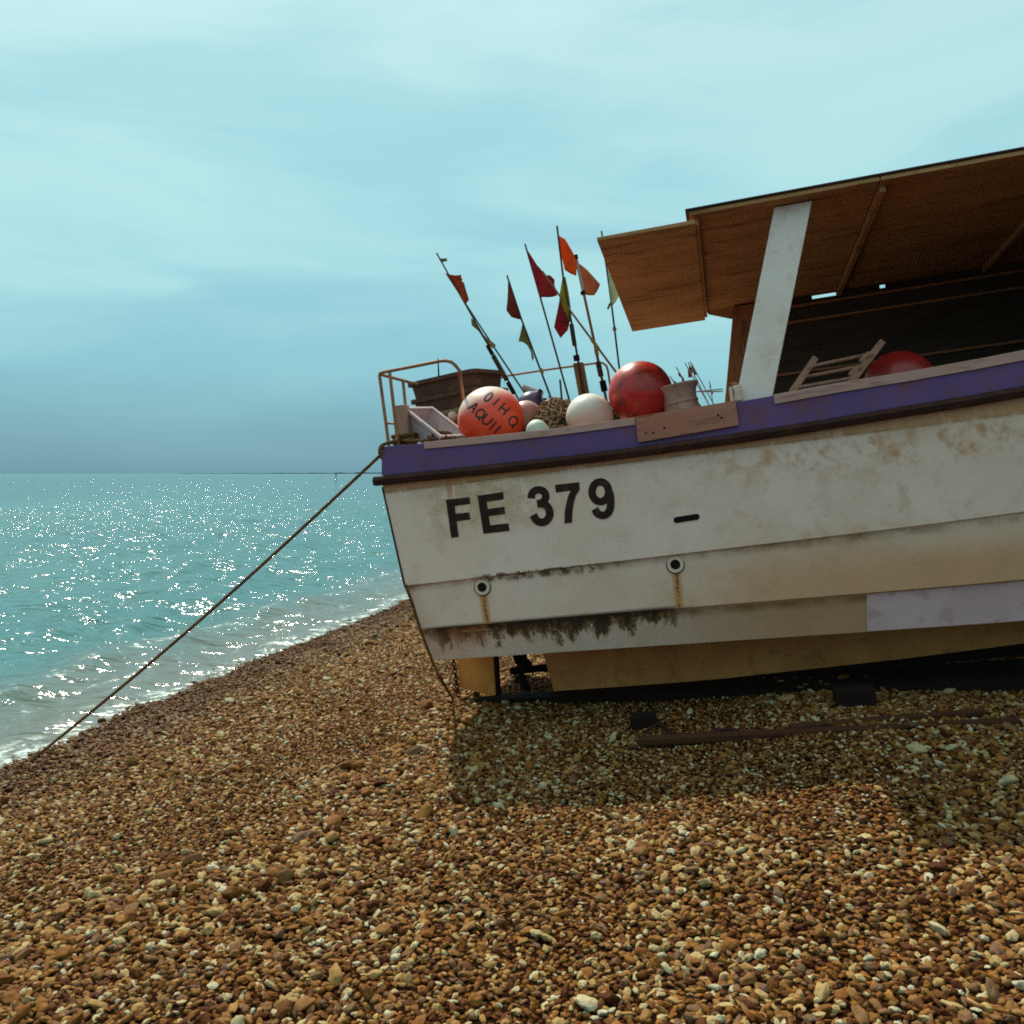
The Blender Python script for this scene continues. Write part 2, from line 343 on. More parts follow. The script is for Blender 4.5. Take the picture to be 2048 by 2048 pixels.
# ------------------------------------------------------------------ mesh helpers
class MB:
    def __init__(s): s.v = []; s.f = []
    def add(s, vs, fs):
        k = len(s.v); s.v += [tuple(q) for q in vs]; s.f += [tuple(i + k for i in f) for f in fs]
        return s
    def box(s, a, b):
        x0, y0, z0 = a; x1, y1, z1 = b
        return s.add([(x0, y0, z0), (x1, y0, z0), (x1, y1, z0), (x0, y1, z0), (x0, y0, z1), (x1, y0, z1), (x1, y1, z1), (x0, y1, z1)],
                     [(0, 3, 2, 1), (4, 5, 6, 7), (0, 1, 5, 4), (1, 2, 6, 5), (2, 3, 7, 6), (3, 0, 4, 7)])
    def hexa(s, p):                          # 8 points: bottom 4 then top 4
        return s.add(p, [(0, 3, 2, 1), (4, 5, 6, 7), (0, 1, 5, 4), (1, 2, 6, 5), (2, 3, 7, 6), (3, 0, 4, 7)])
    def tube(s, pts, r, seg=8, r1=None, cap=True):
        pts = [Vector(p) for p in pts]; n = len(pts)
        vs, fs = [], []
        t0 = (pts[1] - pts[0]).normalized()
        ref = t0.orthogonal().normalized()
        for i, p in enumerate(pts):
            t = (pts[min(i + 1, n - 1)] - pts[max(i - 1, 0)]).normalized()
            ref = (ref - t * ref.dot(t)).normalized(); b = t.cross(ref)
            rr = r if r1 is None else r + (r1 - r) * i / (n - 1)
            for k in range(seg):
                a = 2 * math.pi * k / seg
                vs.append(p + (ref * math.cos(a) + b * math.sin(a)) * rr)
        for i in range(n - 1):
            for k in range(seg):
                k2 = (k + 1) % seg
                fs.append((i * seg + k, i * seg + k2, (i + 1) * seg + k2, (i + 1) * seg + k))
        if cap:
            fs.append(tuple(range(seg - 1, -1, -1))); fs.append(tuple((n - 1) * seg + k for k in range(seg)))
        return s.add(vs, fs)
    def lathe(s, prof, seg=32, o=(0, 0, 0), axis=None):
        R = Matrix.Identity(3) if axis is None else Vector(axis).to_track_quat('Z', 'Y').to_matrix()
        vs, fs = [], []; o = Vector(o)
        for r, z in prof:
            for k in range(seg):
                a = 2 * math.pi * k / seg
                vs.append(o + R @ Vector((r * math.cos(a), r * math.sin(a), z)))
        for i in range(len(prof) - 1):
            for k in range(seg):
                k2 = (k + 1) % seg
                fs.append((i * seg + k, i * seg + k2, (i + 1) * seg + k2, (i + 1) * seg + k))
        fs.append(tuple(range(seg - 1, -1, -1))); fs.append(tuple((len(prof) - 1) * seg + k for k in range(seg)))
        return s.add(vs, fs)
    def sphere(s, r, o=(0, 0, 0), seg=40, rings=24, sc=(1, 1, 1), neck=None, rs=None):
        prof = []
        for i in range(rings + 1):
            a = -math.pi / 2 + math.pi * i / rings
            a = max(min(a, math.pi / 2 - .03), -math.pi / 2 + .03)
            prof.append((r * math.cos(a) * sc[0], r * math.sin(a) * sc[2]))
        return s.lathe(prof, seg, o, neck)
    def prism(s, poly, fa, fb):              # poly of 2-D points; fa, fb map it to the two faces
        n = len(poly)
        vs = [fa(p) for p in poly] + [fb(p) for p in poly]
        fs = [tuple(range(n)), tuple(range(2 * n - 1, n - 1, -1))]
        for i in range(n):
            j = (i + 1) % n; fs.append((i, i + n, j + n, j))
        return s.add(vs, fs)
    def build(s, name, mat, parent=None, smooth=False, bevel=0.0, origin=None, mw=None):
        me = bpy.data.meshes.new(name)
        vs = s.v if origin is None else [tuple(Vector(q) - Vector(origin)) for q in s.v]
        me.from_pydata(vs, [], s.f)
        bm = bmesh.new(); bm.from_mesh(me)
        bmesh.ops.recalc_face_normals(bm, faces=bm.faces)
        bm.to_mesh(me); bm.free()
        me.materials.append(mat if not isinstance(mat, str) else M[mat])
        if smooth:
            me.polygons.foreach_set('use_smooth', [True] * len(me.polygons))
            me.set_sharp_from_angle(angle=math.radians(42))
        o = bpy.data.objects.new(name, me); COL.objects.link(o)
        if parent is not None:
            o.parent = parent
            if origin is not None: o.location = origin
        elif mw is not None: o.matrix_world = mw
        if bevel:
            b = o.modifiers.new('edge', 'BEVEL'); b.width = bevel; b.segments = 2; b.limit_method = 'ANGLE'; b.angle_limit = math.radians(35)
        return o

def tag(o, label, cat, group=None, kind=None):
    if kind: o['kind'] = kind
    if label: o['label'] = label
    if cat: o['category'] = cat
    if group: o['group'] = group
    return o
def empty(name, label, cat, mw, group=None):
    o = bpy.data.objects.new(name, None); COL.objects.link(o)
    o.matrix_world = mw; o.empty_display_size = .1
    return tag(o, label, cat, group)
def BM(l): return MB_ @ Matrix.Translation(Vector(l))     # boat frame moved to the local point l
def lin(a, b, n): return [Vector(a).lerp(Vector(b), i / n) for i in range(n + 1)]
def curve_pts(ctrl, n=8):                    # Catmull-Rom through the points
    c = [Vector(p) for p in ctrl]; c = [c[0] * 2 - c[1]] + c + [c[-1] * 2 - c[-2]]
    out = []
    for i in range(1, len(c) - 2):
        p0, p1, p2, p3 = c[i - 1:i + 3]
        for k in range(n):
            t = k / n
            out.append(.5 * ((2 * p1) + (p2 - p0) * t + (2 * p0 - 5 * p1 + 4 * p2 - p3) * t * t + (3 * p1 - p0 - 3 * p2 + p3) * t ** 3))
    return out + [c[-2]]

# ================================================================== SETTING
# ------------------------------------------------------------------ beach (ground under the loose stones)
def grid_mesh(name, xs, ys, zf):
    X, Y = np.meshgrid(xs, ys)
    nx, ny = len(xs), len(ys)
    Z = np.array([[zf(float(X[j, i]), float(Y[j, i])) for i in range(nx)] for j in range(ny)])
    vs = np.stack([X, Y, Z], -1).reshape(-1, 3)
    idx = np.arange(nx * ny).reshape(ny, nx)
    fs = np.stack([idx[:-1, :-1], idx[:-1, 1:], idx[1:, 1:], idx[1:, :-1]], -1).reshape(-1, 4)
    me = bpy.data.meshes.new(name); me.from_pydata(vs.tolist(), [], fs.tolist())
    me.polygons.foreach_set('use_smooth', [True] * len(me.polygons))
    o = bpy.data.objects.new(name, me); COL.objects.link(o)
    return o
def spread(lo, a, b, hi, step, grow=1.35):
    c = list(np.arange(a, b, step)) + [b]
    s, x = step, a
    left = []
    while x > lo: s *= grow; x -= s; left.append(max(x, lo))
    s, x = step, b
    right = []
    while x < hi: s *= grow; x += s; right.append(min(x, hi))
    return np.array(left[::-1] + c + right)
def stone_cols(t, f):
    return t.ramp(f, [(0, (.050, .012, .003)), (.14, (.095, .030, .006)), (.30, (.165, .062, .012)), (.46, (.235, .100, .020)), (.56, (.13, .075, .045)),
                      (.66, (.21, .10, .03)), (.76, (.29, .150, .045)), (.86, (.36, .245, .10)), (.94, (.40, .325, .17)), (1.0, (.43, .40, .28))])
t = NT('beach_shingle_bed', .95, .03)
p = t.pos(); vd = t.vor(p, 34); vc = t.vor(p, 34, 'Color')
t.base(t.mix(t.ss(vd, .25, .6), stone_cols(t, t.math('MULTIPLY', t.xyz(vc)[0], .8)), (.014, .005, .002)))
t.bump(t.math('MULTIPLY', vd, -1.0), 1.0, .03)
beach = grid_mesh('beach', spread(-260, -7, 9, 900, .12, 1.25), spread(-60, 1.6, 18, 6000, .16, 1.25), ground)
beach.data.materials.append(t.m)
tag(beach, None, None, kind='structure')

# ------------------------------------------------------------------ sea
def sea():
    xs = spread(-14000, -34, 3, 3000, .11, 1.3)
    ys = [1.0]; st = .07
    while ys[-1] < 90: ys.append(ys[-1] + st); st = max(.07, ys[-1] * .0085)
    g = 1.0
    while ys[-1] < 22000: g *= 1.25; ys.append(ys[-1] + g)
    ys = np.array(ys)
    X, Y = np.meshgrid(xs, ys); Z = np.zeros_like(X)
    n = NX * X + NY * Y - NSH                 # < 0 seaward of the waterline
    r = np.random.default_rng(5)
    for i in range(34):
        lam = .45 * (11 ** (i / 33.0)) * r.uniform(.9, 1.1)
        a = math.atan2(NY, NX) + r.normal(0, .55) + .35
        k = 2 * math.pi / lam
        ph = r.uniform(0, 6.28)
        q = k * (X * math.cos(a) + Y * math.sin(a)) + ph + .8 * np.sin(.23 * X + .31 * Y + ph)
        Z += lam * .0066 * (np.sin(q) + .25 * np.sin(2 * q + .6))
    env = np.clip(-n / 1.6, .12, 1) * np.clip((110 - Y) / 50, 0, 1) * np.clip((X + 80) / 40, 0, 1)
    Z *= env
    for s0, h, wdt in ((-1.75, .055, .30), (-.45, .03, .18), (-4.2, .05, .6)):   # small waves running up the beach
        wob = .22 * np.sin(Y * .55 + s0) + .12 * np.sin(Y * 1.7 + 2 * s0)
        Z += h * np.exp(-((n - s0 - wob) / wdt) ** 2) * np.clip((60 - Y) / 30, 0, 1)
    nx, ny = len(xs), len(ys)
    vs = np.stack([X, Y, Z], -1).reshape(-1, 3)
    idx = np.arange(nx * ny).reshape(ny, nx)
    fs = np.stack([idx[:-1, :-1], idx[:-1, 1:], idx[1:, 1:], idx[1:, :-1]], -1).reshape(-1, 4)
    keep = (n[:-1, :-1] < 3.0).reshape(-1)
    fs = fs[keep]
    me = bpy.data.meshes.new('sea')
    me.vertices.add(len(vs)); me.vertices.foreach_set('co', vs.astype(np.float32).ravel())
    me.loops.add(fs.size); me.loops.foreach_set('vertex_index', fs.astype(np.int32).ravel())
    me.polygons.add(len(fs)); me.polygons.foreach_set('loop_start', np.arange(0, fs.size, 4, dtype=np.int32))
    me.update(calc_edges=True); me.validate()
    me.polygons.foreach_set('use_smooth', [True] * len(me.polygons))
    o = bpy.data.objects.new('sea', me); COL.objects.link(o)
    t = NT('sea_water', .07)
    p = t.pos(); x, y, z = t.xyz(p)
    s = t.math('SUBTRACT', t.math('ADD', t.mul(x, NX), t.mul(y, NY)), NSH)
    n1 = t.noise(p, .9, 5, .6); n2 = t.noise(p, 3.5, 6, .65, .5); n3 = t.noise(p, 11, 4, .6)
    deep = t.mix(t.ss(t.noise(p, .05, 3, .5), .35, .65), (.040, .135, .135), (.052, .160, .155))
    col = t.mix(t.ss(s, -3.6, -.1), deep, (.130, .135, .110))
    sw = t.math('ADD', s, t.math('MULTIPLY_ADD', n1, 1.1, -.55))
    edge = t.mul(t.ss(sw, -.60, -.2), t.ss(n2, .43, .58))
    b1 = t.mul(t.band(sw, -2.25, -1.95, -1.80, -1.55), t.ss(n2, .52, .66))
    b2 = t.mul(t.band(sw, -1.35, -1.1, -1.0, -.7), t.ss(n2, .56, .68))
    b3 = t.mul(t.band(sw, -5.0, -4.5, -4.3, -3.9), t.ss(n2, .62, .72))
    foam = t.math('MINIMUM', t.math('ADD', t.math('ADD', edge, b1), t.math('ADD', b2, b3)), 1.0)
    foam = t.mul(foam, t.ss(n3, .40, .58), .85)
    t.base(t.mix(foam, col, (.62, .72, .68)))
    t.rough(t.math('MULTIPLY_ADD', foam, .5, .075))
    t.b.inputs['IOR'].default_value = 1.333
    h1 = t.noise(t.scale(p, (.62, 1.5, 1)), 2.6, 3, .5, .4); h2 = t.noise(t.scale(p, (.7, 1.3, 1)), .45, 4, .6)
    t.bump(t.math('ADD', h1, t.mul(h2, 2.6)), 1.0, .105)
    me.materials.append(t.m)
    tag(o, None, None, kind='structure')
sea()

# far low coast along the right of the horizon
def coast():
    b = MB(); y0 = 11000.0; r = random.Random(3)
    pts = []
    for i in range(141):
        a = -.37 + i * (.37 + .25) / 140
        h = (2 + 11 * min(1, max(0, (a + .37) / .22))) * r.uniform(.65, 1.25)
        if r.random() < .07: h += r.uniform(4, 12)
        pts.append((a * y0, h))
    vs, fs = [], []
    for x, h in pts: vs += [(x, y0, -2), (x, y0, h), (x, y0 + 900, h * .7), (x, y0 + 900, -2)]
    for i in range(140):
        k = i * 4
        for j in range(3): fs.append((k + j, k + j + 1, k + j + 5, k + j + 4))
    o = b.add(vs, fs).build('distant_coast', 'land')
    tag(o, None, None, kind='structure')
coast()
# thin beacon post out at sea
yb = CAMZ * FPX / 15.0
xb = (672 - CX) / FPX * yb
o = MB().tube([(0, 0, -1), (0, 0, 2.5)], .13, 8).tube([(-.35, 0, 2.2), (.35, 0, 2.2)], .08, 6).build('marker_post', 'pole', mw=Matrix.Translation((xb, yb, 0)))
tag(o, 'thin dark marker post standing alone in the sea near the horizon', 'post')

# ------------------------------------------------------------------ loose shingle (stuff): points carrying stones
def shingle():
    sp = .0285
    ys = np.arange(1.9, 19, sp); P = []
    for y in ys:
        lo = max(-.78 * y - 1.0, -1e9)
        hi = .80 * y + 1.0 if y < 9.5 else max(.26 * y, 0)
        xs_ = np.arange(lo, hi, sp)
        xs_ = xs_[(NX * xs_ + NY * y - NSH) > -.55]
        if y > 11: xs_ = xs_[::1]
        if len(xs_): P.append(np.stack([xs_, np.full(len(xs_), y)], 1))
    P = np.concatenate(P)
    P += nrng.uniform(-.5, .5, P.shape) * sp * 1.25
    N = len(P)
    size = .0085 + .0125 * nrng.beta(1.3, 2.6, N)
    big = nrng.random(N) < .03
    size[big] *= nrng.uniform(1.35, 2.0, big.sum())
    # drifts of finer and coarser stone
    dr = np.array([mnoise.noise(Vector((a * .9, b * .9, 5.5))) for a, b in P])
    size *= 1 + .34 * dr + .16 * np.sin(2.3 * (NX * P[:, 0] + NY * P[:, 1]) + 3 * dr)
    Zg = np.array([ground(a, b) for a, b in P])
    scl = np.stack([size * nrng.uniform(.95, 1.8, N), size * nrng.uniform(.7, 1.15, N), size * nrng.uniform(.36, .85, N)], 1)
    z = Zg + scl[:, 2] * nrng.uniform(.1, 1.0, N)
    z[big] += size[big] * .35
    rot = np.stack([nrng.normal(0, .38, N), nrng.normal(-.12, .38, N), nrng.uniform(0, 6.283, N)], 1)
    me = bpy.data.meshes.new('shingle')
    me.vertices.add(N); me.vertices.foreach_set('co', np.stack([P[:, 0], P[:, 1], z], 1).astype(np.float32).ravel())
    a = me.attributes.new('scl', 'FLOAT_VECTOR', 'POINT'); a.data.foreach_set('vector', scl.astype(np.float32).ravel())
    a = me.attributes.new('rot', 'FLOAT_VECTOR', 'POINT'); a.data.foreach_set('vector', rot.astype(np.float32).ravel())
    a = me.attributes.new('kind', 'INT', 'POINT'); a.data.foreach_set('value', nrng.integers(0, 6, N).astype(np.int32))
    t = NT('shingle_stone', .7, .12)
    oi = t.n.new('ShaderNodeObjectInfo')
    o = t.co('Object')
    base = stone_cols(t, oi.outputs['Random'])
    sh = t.n.new('ShaderNodeVectorMath'); sh.operation = 'ADD'; t.l.new(o, sh.inputs[0])
    t.l.new(t.math('MULTIPLY', oi.outputs['Random'], 90.0), sh.inputs[1])
    nn = t.noise(sh.outputs[0], 1.6, 5, .62)
    base = t.mix(t.mul(t.ss(nn, .48, .68), .45), base, (.075, .034, .012))
    base = t.mix(t.mul(t.ss(nn, .42, .30), .30), base, (.27, .165, .07))
    px, py, pz = t.xyz(oi.outputs['Location'])
    s = t.math('SUBTRACT', t.math('ADD', t.mul(px, NX), t.mul(py, NY)), NSH)
    wet = t.ss(t.math('ADD', s, t.mul(t.noise(oi.outputs['Location'], .8, 3), -1.2)), .95, -.35)     # washed by the last waves
    base = t.mix(t.mul(wet, .75), base, t.mix(1.0, base, (.36, .24, .15), 'MULTIPLY'))
    t.base(base)
    t.rough(t.math('MULTIPLY_ADD', wet, -.22, .72)); t.inp(t.b.inputs['Specular IOR Level'], t.math('MULTIPLY_ADD', wet, -.02, .10))
    t.bump(t.noise(sh.outputs[0], 6, 3, .6), .15, .1)
    ob = bpy.data.objects.new('shingle', me); COL.objects.link(ob)
    me.materials.append(t.m)
    ng = bpy.data.node_groups.new('stones', 'GeometryNodeTree')
    ng.interface.new_socket('Geometry', in_out='INPUT', socket_type='NodeSocketGeometry')
    ng.interface.new_socket('Geometry', in_out='OUTPUT', socket_type='NodeSocketGeometry')
    nd, lk = ng.nodes, ng.links
    gi, go = nd.new('NodeGroupInput'), nd.new('NodeGroupOutput')
    g2i = nd.new('GeometryNodeGeometryToInstance')
    for k in range(6):
        ic = nd.new('GeometryNodeMeshIcoSphere'); ic.inputs['Radius'].default_value = 1.0; ic.inputs['Subdivisions'].default_value = 3
        pos = nd.new('GeometryNodeInputPosition')
        off = nd.new('ShaderNodeVectorMath'); off.operation = 'ADD'; off.inputs[1].default_value = (k * 7.3, k * 3.1, k * 1.7)
        lk.new(pos.outputs[0], off.inputs[0])
        no = nd.new('ShaderNodeTexNoise'); no.inputs['Scale'].default_value = 1.05 + .12 * k; no.inputs['Detail'].default_value = 1.6
        lk.new(off.outputs[0], no.inputs['Vector'])
        mr = nd.new('ShaderNodeMapRange'); lk.new(no.outputs['Fac'], mr.inputs[0])
        mr.inputs[1].default_value = .25; mr.inputs[2].default_value = .75; mr.inputs[3].default_value = .58; mr.inputs[4].default_value = 1.34
        sc = nd.new('ShaderNodeVectorMath'); sc.operation = 'SCALE'
        lk.new(pos.outputs[0], sc.inputs[0]); lk.new(mr.outputs[0], sc.inputs['Scale'])
        sp_ = nd.new('GeometryNodeSetPosition'); lk.new(ic.outputs['Mesh'], sp_.inputs['Geometry']); lk.new(sc.outputs[0], sp_.inputs['Position'])
        sm = nd.new('GeometryNodeSetShadeSmooth'); lk.new(sp_.outputs[0], sm.inputs['Geometry'])
        mt = nd.new('GeometryNodeSetMaterial'); mt.inputs['Material'].default_value = t.m; lk.new(sm.outputs[0], mt.inputs['Geometry'])
        lk.new(mt.outputs[0], g2i.inputs[0])
    def na(n, ty):
        q = nd.new('GeometryNodeInputNamedAttribute'); q.data_type = ty; q.inputs['Name'].default_value = n; return q.outputs['Attribute']
    ip = nd.new('GeometryNodeInstanceOnPoints')
    lk.new(gi.outputs[0], ip.inputs['Points']); lk.new(g2i.outputs[0], ip.inputs['Instance'])
    ip.inputs['Pick Instance'].default_value = True
    lk.new(na('kind', 'INT'), ip.inputs['Instance Index'])
    e2r = nd.new('FunctionNodeEulerToRotation'); lk.new(na('rot', 'FLOAT_VECTOR'), e2r.inputs[0])
    lk.new(e2r.outputs[0], ip.inputs['Rotation']); lk.new(na('scl', 'FLOAT_VECTOR'), ip.inputs['Scale'])
    lk.new(ip.outputs[0], go.inputs[0])
    md = ob.modifiers.new('stones', 'NODES'); md.node_group = ng
    tag(ob, 'brown and cream flint shingle covering the sloping beach', 'shingle', kind='stuff')
    print('stones', N)
shingle()

# ================================================================== THE BOAT
BOAT = empty('fishing_boat', 'beached white clinker fishing boat with purple gunwale and FE 379 on its side', 'boat', MB_.copy())
BEAM = 2.6
US = [0, .5, 1, 1.5, 2, 2.5, 3, 3.5, 4, 4.5, 5, 5.5, 6, 6.5, 7, 7.4, 7.8, 8.1, 8.3]
def sheer(u): return -.045 * math.sin(min(u, 3.2) / 3.2 * math.pi) + (0.02 * max(0, u - 2.8) ** 2)
def inb(u, k=0.0):                            # planking drawn in towards the stem
    e = max(0, u - 4.4) / 3.95
    return (1.27) * min(1, e) ** 2.2 * (1 + k * e)
def tran(w):                                  # rake of the transom
    return .12 * min(w, 0) if w > -.273 else -.033 + (-.273 - w) * .101
def strip(name, mat, prof, side, us=US, par=None, bevel=.004, smooth=False, ends=True, k=0.0, origin=None):
    b = MB(); vs = []; n = None
    for i, u in enumerate(us):
        pr = prof(u); n = len(pr)
        for v, w in pr:
            vv = min(v + inb(u, k), 1.30 - .004)
            uu = u if u > 0.001 else tran(w) + u
            vs.append((uu, vv if side > 0 else BEAM - vv, w))
    fs = []
    for i in range(len(us) - 1):
        for q in range(n):
            r = (q + 1) % n
            fs.append((i * n + q, i * n + r, (i + 1) * n + r, (i + 1) * n + q))
    fs.append(tuple(range(n))); fs.append(tuple((len(us) - 1) * n + q for q in range(n)))
    return b.add(vs, fs).build(name, mat, par or BOAT, smooth, bevel)
def w_str(u): return -.275 - .03 * math.sin(min(max(u, 0), 3.4) / 3.4 * math.pi) + .018 * max(0, u - 2.8) ** 2
def w_p1(u): return -1.055 + .017 * u + .010 * max(0, u - 3.2) ** 2
def w_p2(u): return -1.392 - .006 * u + .012 * max(0, u - 3.6) ** 2
def w_p3(u): return -1.66 - .012 * u + .016 * max(0, u - 3.8) ** 2
def vside(w): return .04 * (-w) / 1.05
def quad(v0, w0, v1, w1, th): return [(v0, w0), (v1, w1), (v1 + th, w1), (v0 + th, w0)]
for side in (1, -1):
    strip('bulwark', 'purple', lambda u: quad(-.004, sheer(u) - .003, .0, w_str(u) + .05, .055), side)
    strip('rubbing_strake', 'strake', lambda u: [(-.045, w_str(u) + .055), (-.060, w_str(u) + .03), (-.045, w_str(u) - .008), (.02, w_str(u) - .012), (.02, w_str(u) + .064)], side,
          us=[-.052] + US[1:])
    strip('strake', 'hull', lambda u: quad(vside(w_str(u)) - .002, w_str(u) - .002, .042, w_p1(u), .045), side)
    strip('strake', 'hull', lambda u: quad(.066, w_p1(u) + .03, .116, w_p2(u), .05), side, k=.15)
    strip('strake', 'hull', lambda u: quad(.145, w_p2(u) + .03, .28, w_p3(u), .05), side, k=.3)
# bottom
b = MB(); vs = []
for u in US:
    vi = min(.33 + inb(u, .3), 1.28)
    wb = w_p3(u)
    uu = u if u > 0 else .105
    vs += [(uu, vi - .01, wb + .012), (uu, 1.3, min(wb - .08, -1.78 + .016 * max(0, u - 3.8) ** 2)), (uu, BEAM - vi + .01, wb + .012)]
fs = []
for i in range(len(US) - 1):
    for q in (0, 1): fs.append((i * 3 + q, i * 3 + q + 1, i * 3 + q + 4, i * 3 + q + 3))
b.add(vs, fs).build('hull_bottom', 'antifoul', BOAT)
# transom: three boards stepping with the planks
for w0, w1, va, vb in ((0.0, -1.05, .006, .045), (-1.05, -1.39, .07, .12), (-1.39, -1.66, .15, .28)):
    b = MB(); vs = []
    for dt in (.012, .06):
        vs += [(tran(w0) + dt, va + .01, w0 - .012), (tran(w1) + dt, vb + .01, w1 + .002), (tran(w1) + dt, BEAM - vb - .01, w1 + .002), (tran(w0) + dt, BEAM - va - .01, w0 - .012)]
    b.add(vs, [(0, 1, 2, 3), (7, 6, 5, 4), (0, 4, 5, 1), (1, 5, 6, 2), (2, 6, 7, 3), (3, 7, 4, 0)]).build('transom_board', 'hull', BOAT)
# dark trim on the transom corner
b = MB().tube([(tran(-.3) - .004, .012, -.3), (tran(-1.05) - .004, .04, -1.06)], .008, 6)
b.build('transom_edge_trim', 'strake', BOAT)
# decks
def deck(name, u0, u1, w):
    us = [q for q in US if u0 < q < u1]; us = [u0] + us + [u1]
    vs = []
    for u in us:
        v = .06 + min(inb(u), 1.22)
        vs += [(u, v, w), (u, BEAM - v, w), (u, BEAM - v, w - .05), (u, v, w - .05)]
    fs = []
    for i in range(len(us) - 1):
        for q in range(4): fs.append((i * 4 + q, i * 4 + (q + 1) % 4, i * 4 + 4 + (q + 1) % 4, i * 4 + 4 + q))
    fs += [(0, 1, 2, 3), tuple(len(us) * 4 - 4 + q for q in (3, 2, 1, 0))]
    MB().add(vs, fs).build(name, 'deck' if name == 'aft_deck' else 'dwood', BOAT)
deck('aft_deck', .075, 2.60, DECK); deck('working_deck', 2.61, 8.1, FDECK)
MB().box((2.602, .07, FDECK - .04), (2.609, BEAM - .07, DECK - .002)).build('deck_step', 'dwood', BOAT)
# capping strips
def cap(u0, u1, drop):
    us = [u0 + (u1 - u0) * i / 8 for i in range(9)]
    return strip('capping_strip', 'cap', lambda u: [(-.016, sheer(u) + .004), (-.016, sheer(u) - drop), (-.005, sheer(u) - drop), (-.005, sheer(u) - .001), (.06, sheer(u) - .001), (.06, sheer(u) + .004)], 1, us=us, bevel=.002)
cap(.335, 1.885, .047); cap(2.825, 6.2, .060)
strip('capping_strip', 'cap', lambda u: [(-.016, sheer(u) + .004), (-.016, sheer(u) - .05), (-.005, sheer(u) - .05), (-.005, sheer(u) - .001), (.06, sheer(u) - .001), (.06, sheer(u) + .004)], -1, us=[.3, 1, 2, 3, 4, 5, 6])
strip('patch_board', 'patch', lambda u: [(-.026, sheer(u) + .008), (-.026, sheer(u) - .172 + .018 * (u - 1.9)), (-.006, sheer(u) - .172 + .018 * (u - 1.9)), (-.006, sheer(u) + .0055), (.055, sheer(u) + .0055), (.055, sheer(u) + .008)], 1, us=[1.89, 2.1, 2.3, 2.575], bevel=.003)
for u_, dw in ((1.95, .11), (2.0, .12), (2.08, .10), (2.45, .07), (2.47, .09)):
    w_ = sheer(u_) - dw
    MB().lathe([(.007, 0), (.006, .006), (.002, .008)], 10, (u_, -.026, w_), (0, -1, 0)).build('nail_head', 'black', BOAT)
# registration letters, traced on the planking
def side_pt(px, py, off):
    l = L(px, py, 0)
    for _ in range(3): l = L(px, py, vside(l.z))
    return Vector((l.x, l.y + off, l.z))
def c6(p): return (860 + p[0] / 4.83, 930 + p[1] / 4.83)
def ribbon(pts, wd):
    out = []; n = len(pts); A, Bq = [], []
    for i in range(n):
        d = Vector(pts[min(i + 1, n - 1)]) - Vector(pts[max(i - 1, 0)]); d = Vector((d.x, d.y)).normalized()
        q = Vector((-d.y, d.x)) * wd / 2
        A.append((pts[i][0] + q.x, pts[i][1] + q.y)); Bq.append((pts[i][0] - q.x, pts[i][1] - q.y))
    return A, Bq
def smooth2(pts, n=5, closed=False):
    q = [(p[0], p[1], 0) for p in pts]
    return [(p.x, p.y) for p in curve_pts(q, n)]
LET = {
 'F': [(155, 335), (382, 310), (390, 375), (240, 395), (247, 470), (380, 458), (388, 525), (258, 543), (277, 692), (207, 702)],
 'E': [(460, 297), (706, 260), (715, 330), (548, 355), (557, 425), (717, 403), (727, 472), (567, 493), (582, 582), (757, 563), (769, 635), (517, 663)],
 '7': [(1208, 192), (1440, 165), (1447, 235), (1408, 300), (1388, 370), (1376, 450), (1372, 555), (1300, 563), (1303, 450), (1318, 370), (1335, 300), (1360, 247), (1218, 266)]}
def letter(polys):
    b = MB()
    for pl in polys:
        b.prism(pl, lambda p: side_pt(*c6(p), -.0045), lambda p: side_pt(*c6(p), .004))
    b.build('registration_letter', 'letter', BOAT)
for k in 'FE7': letter([LET[k]])
def strokes(sts):
    b = MB()
    for si, (pts, wdt) in enumerate(sts):
        A, Bq = ribbon(pts, wdt)
        for i in range(len(A) - 1):
            pl = [A[i], A[i + 1], Bq[i + 1], Bq[i]]
            k = len(b.v)
            b.v += [tuple(side_pt(*c6(p), -.0045 - .0012 * si)) for p in pl] + [tuple(side_pt(*c6(p), .004)) for p in pl]
            b.f += [tuple(k + q for q in f) for f in ((0, 1, 2, 3), (0, 4, 5, 1), (2, 6, 7, 3))]
    b.build('registration_letter', 'letter', BOAT)
strokes([(smooth2([(979, 322), (983, 283), (1010, 250), (1052, 239), (1095, 253), (1118, 292), (1110, 335), (1078, 365), (1036, 374)]), 72),
         (smooth2([(1040, 374), (1090, 374), (1135, 402), (1157, 455), (1150, 505), (1118, 543), (1072, 553), (1028, 532), (998, 482)]), 74)])
loop9 = [(1646 + 80 * math.cos(a) * (1.0), 258 + 96 * math.sin(a)) for a in [2 * math.pi * i / 28 for i in range(29)]]
strokes([(loop9, 72), (smooth2([(1724, 240), (1742, 300), (1746, 370), (1738, 430), (1710, 472), (1666, 486), (1620, 468), (1592, 424)]), 72)])
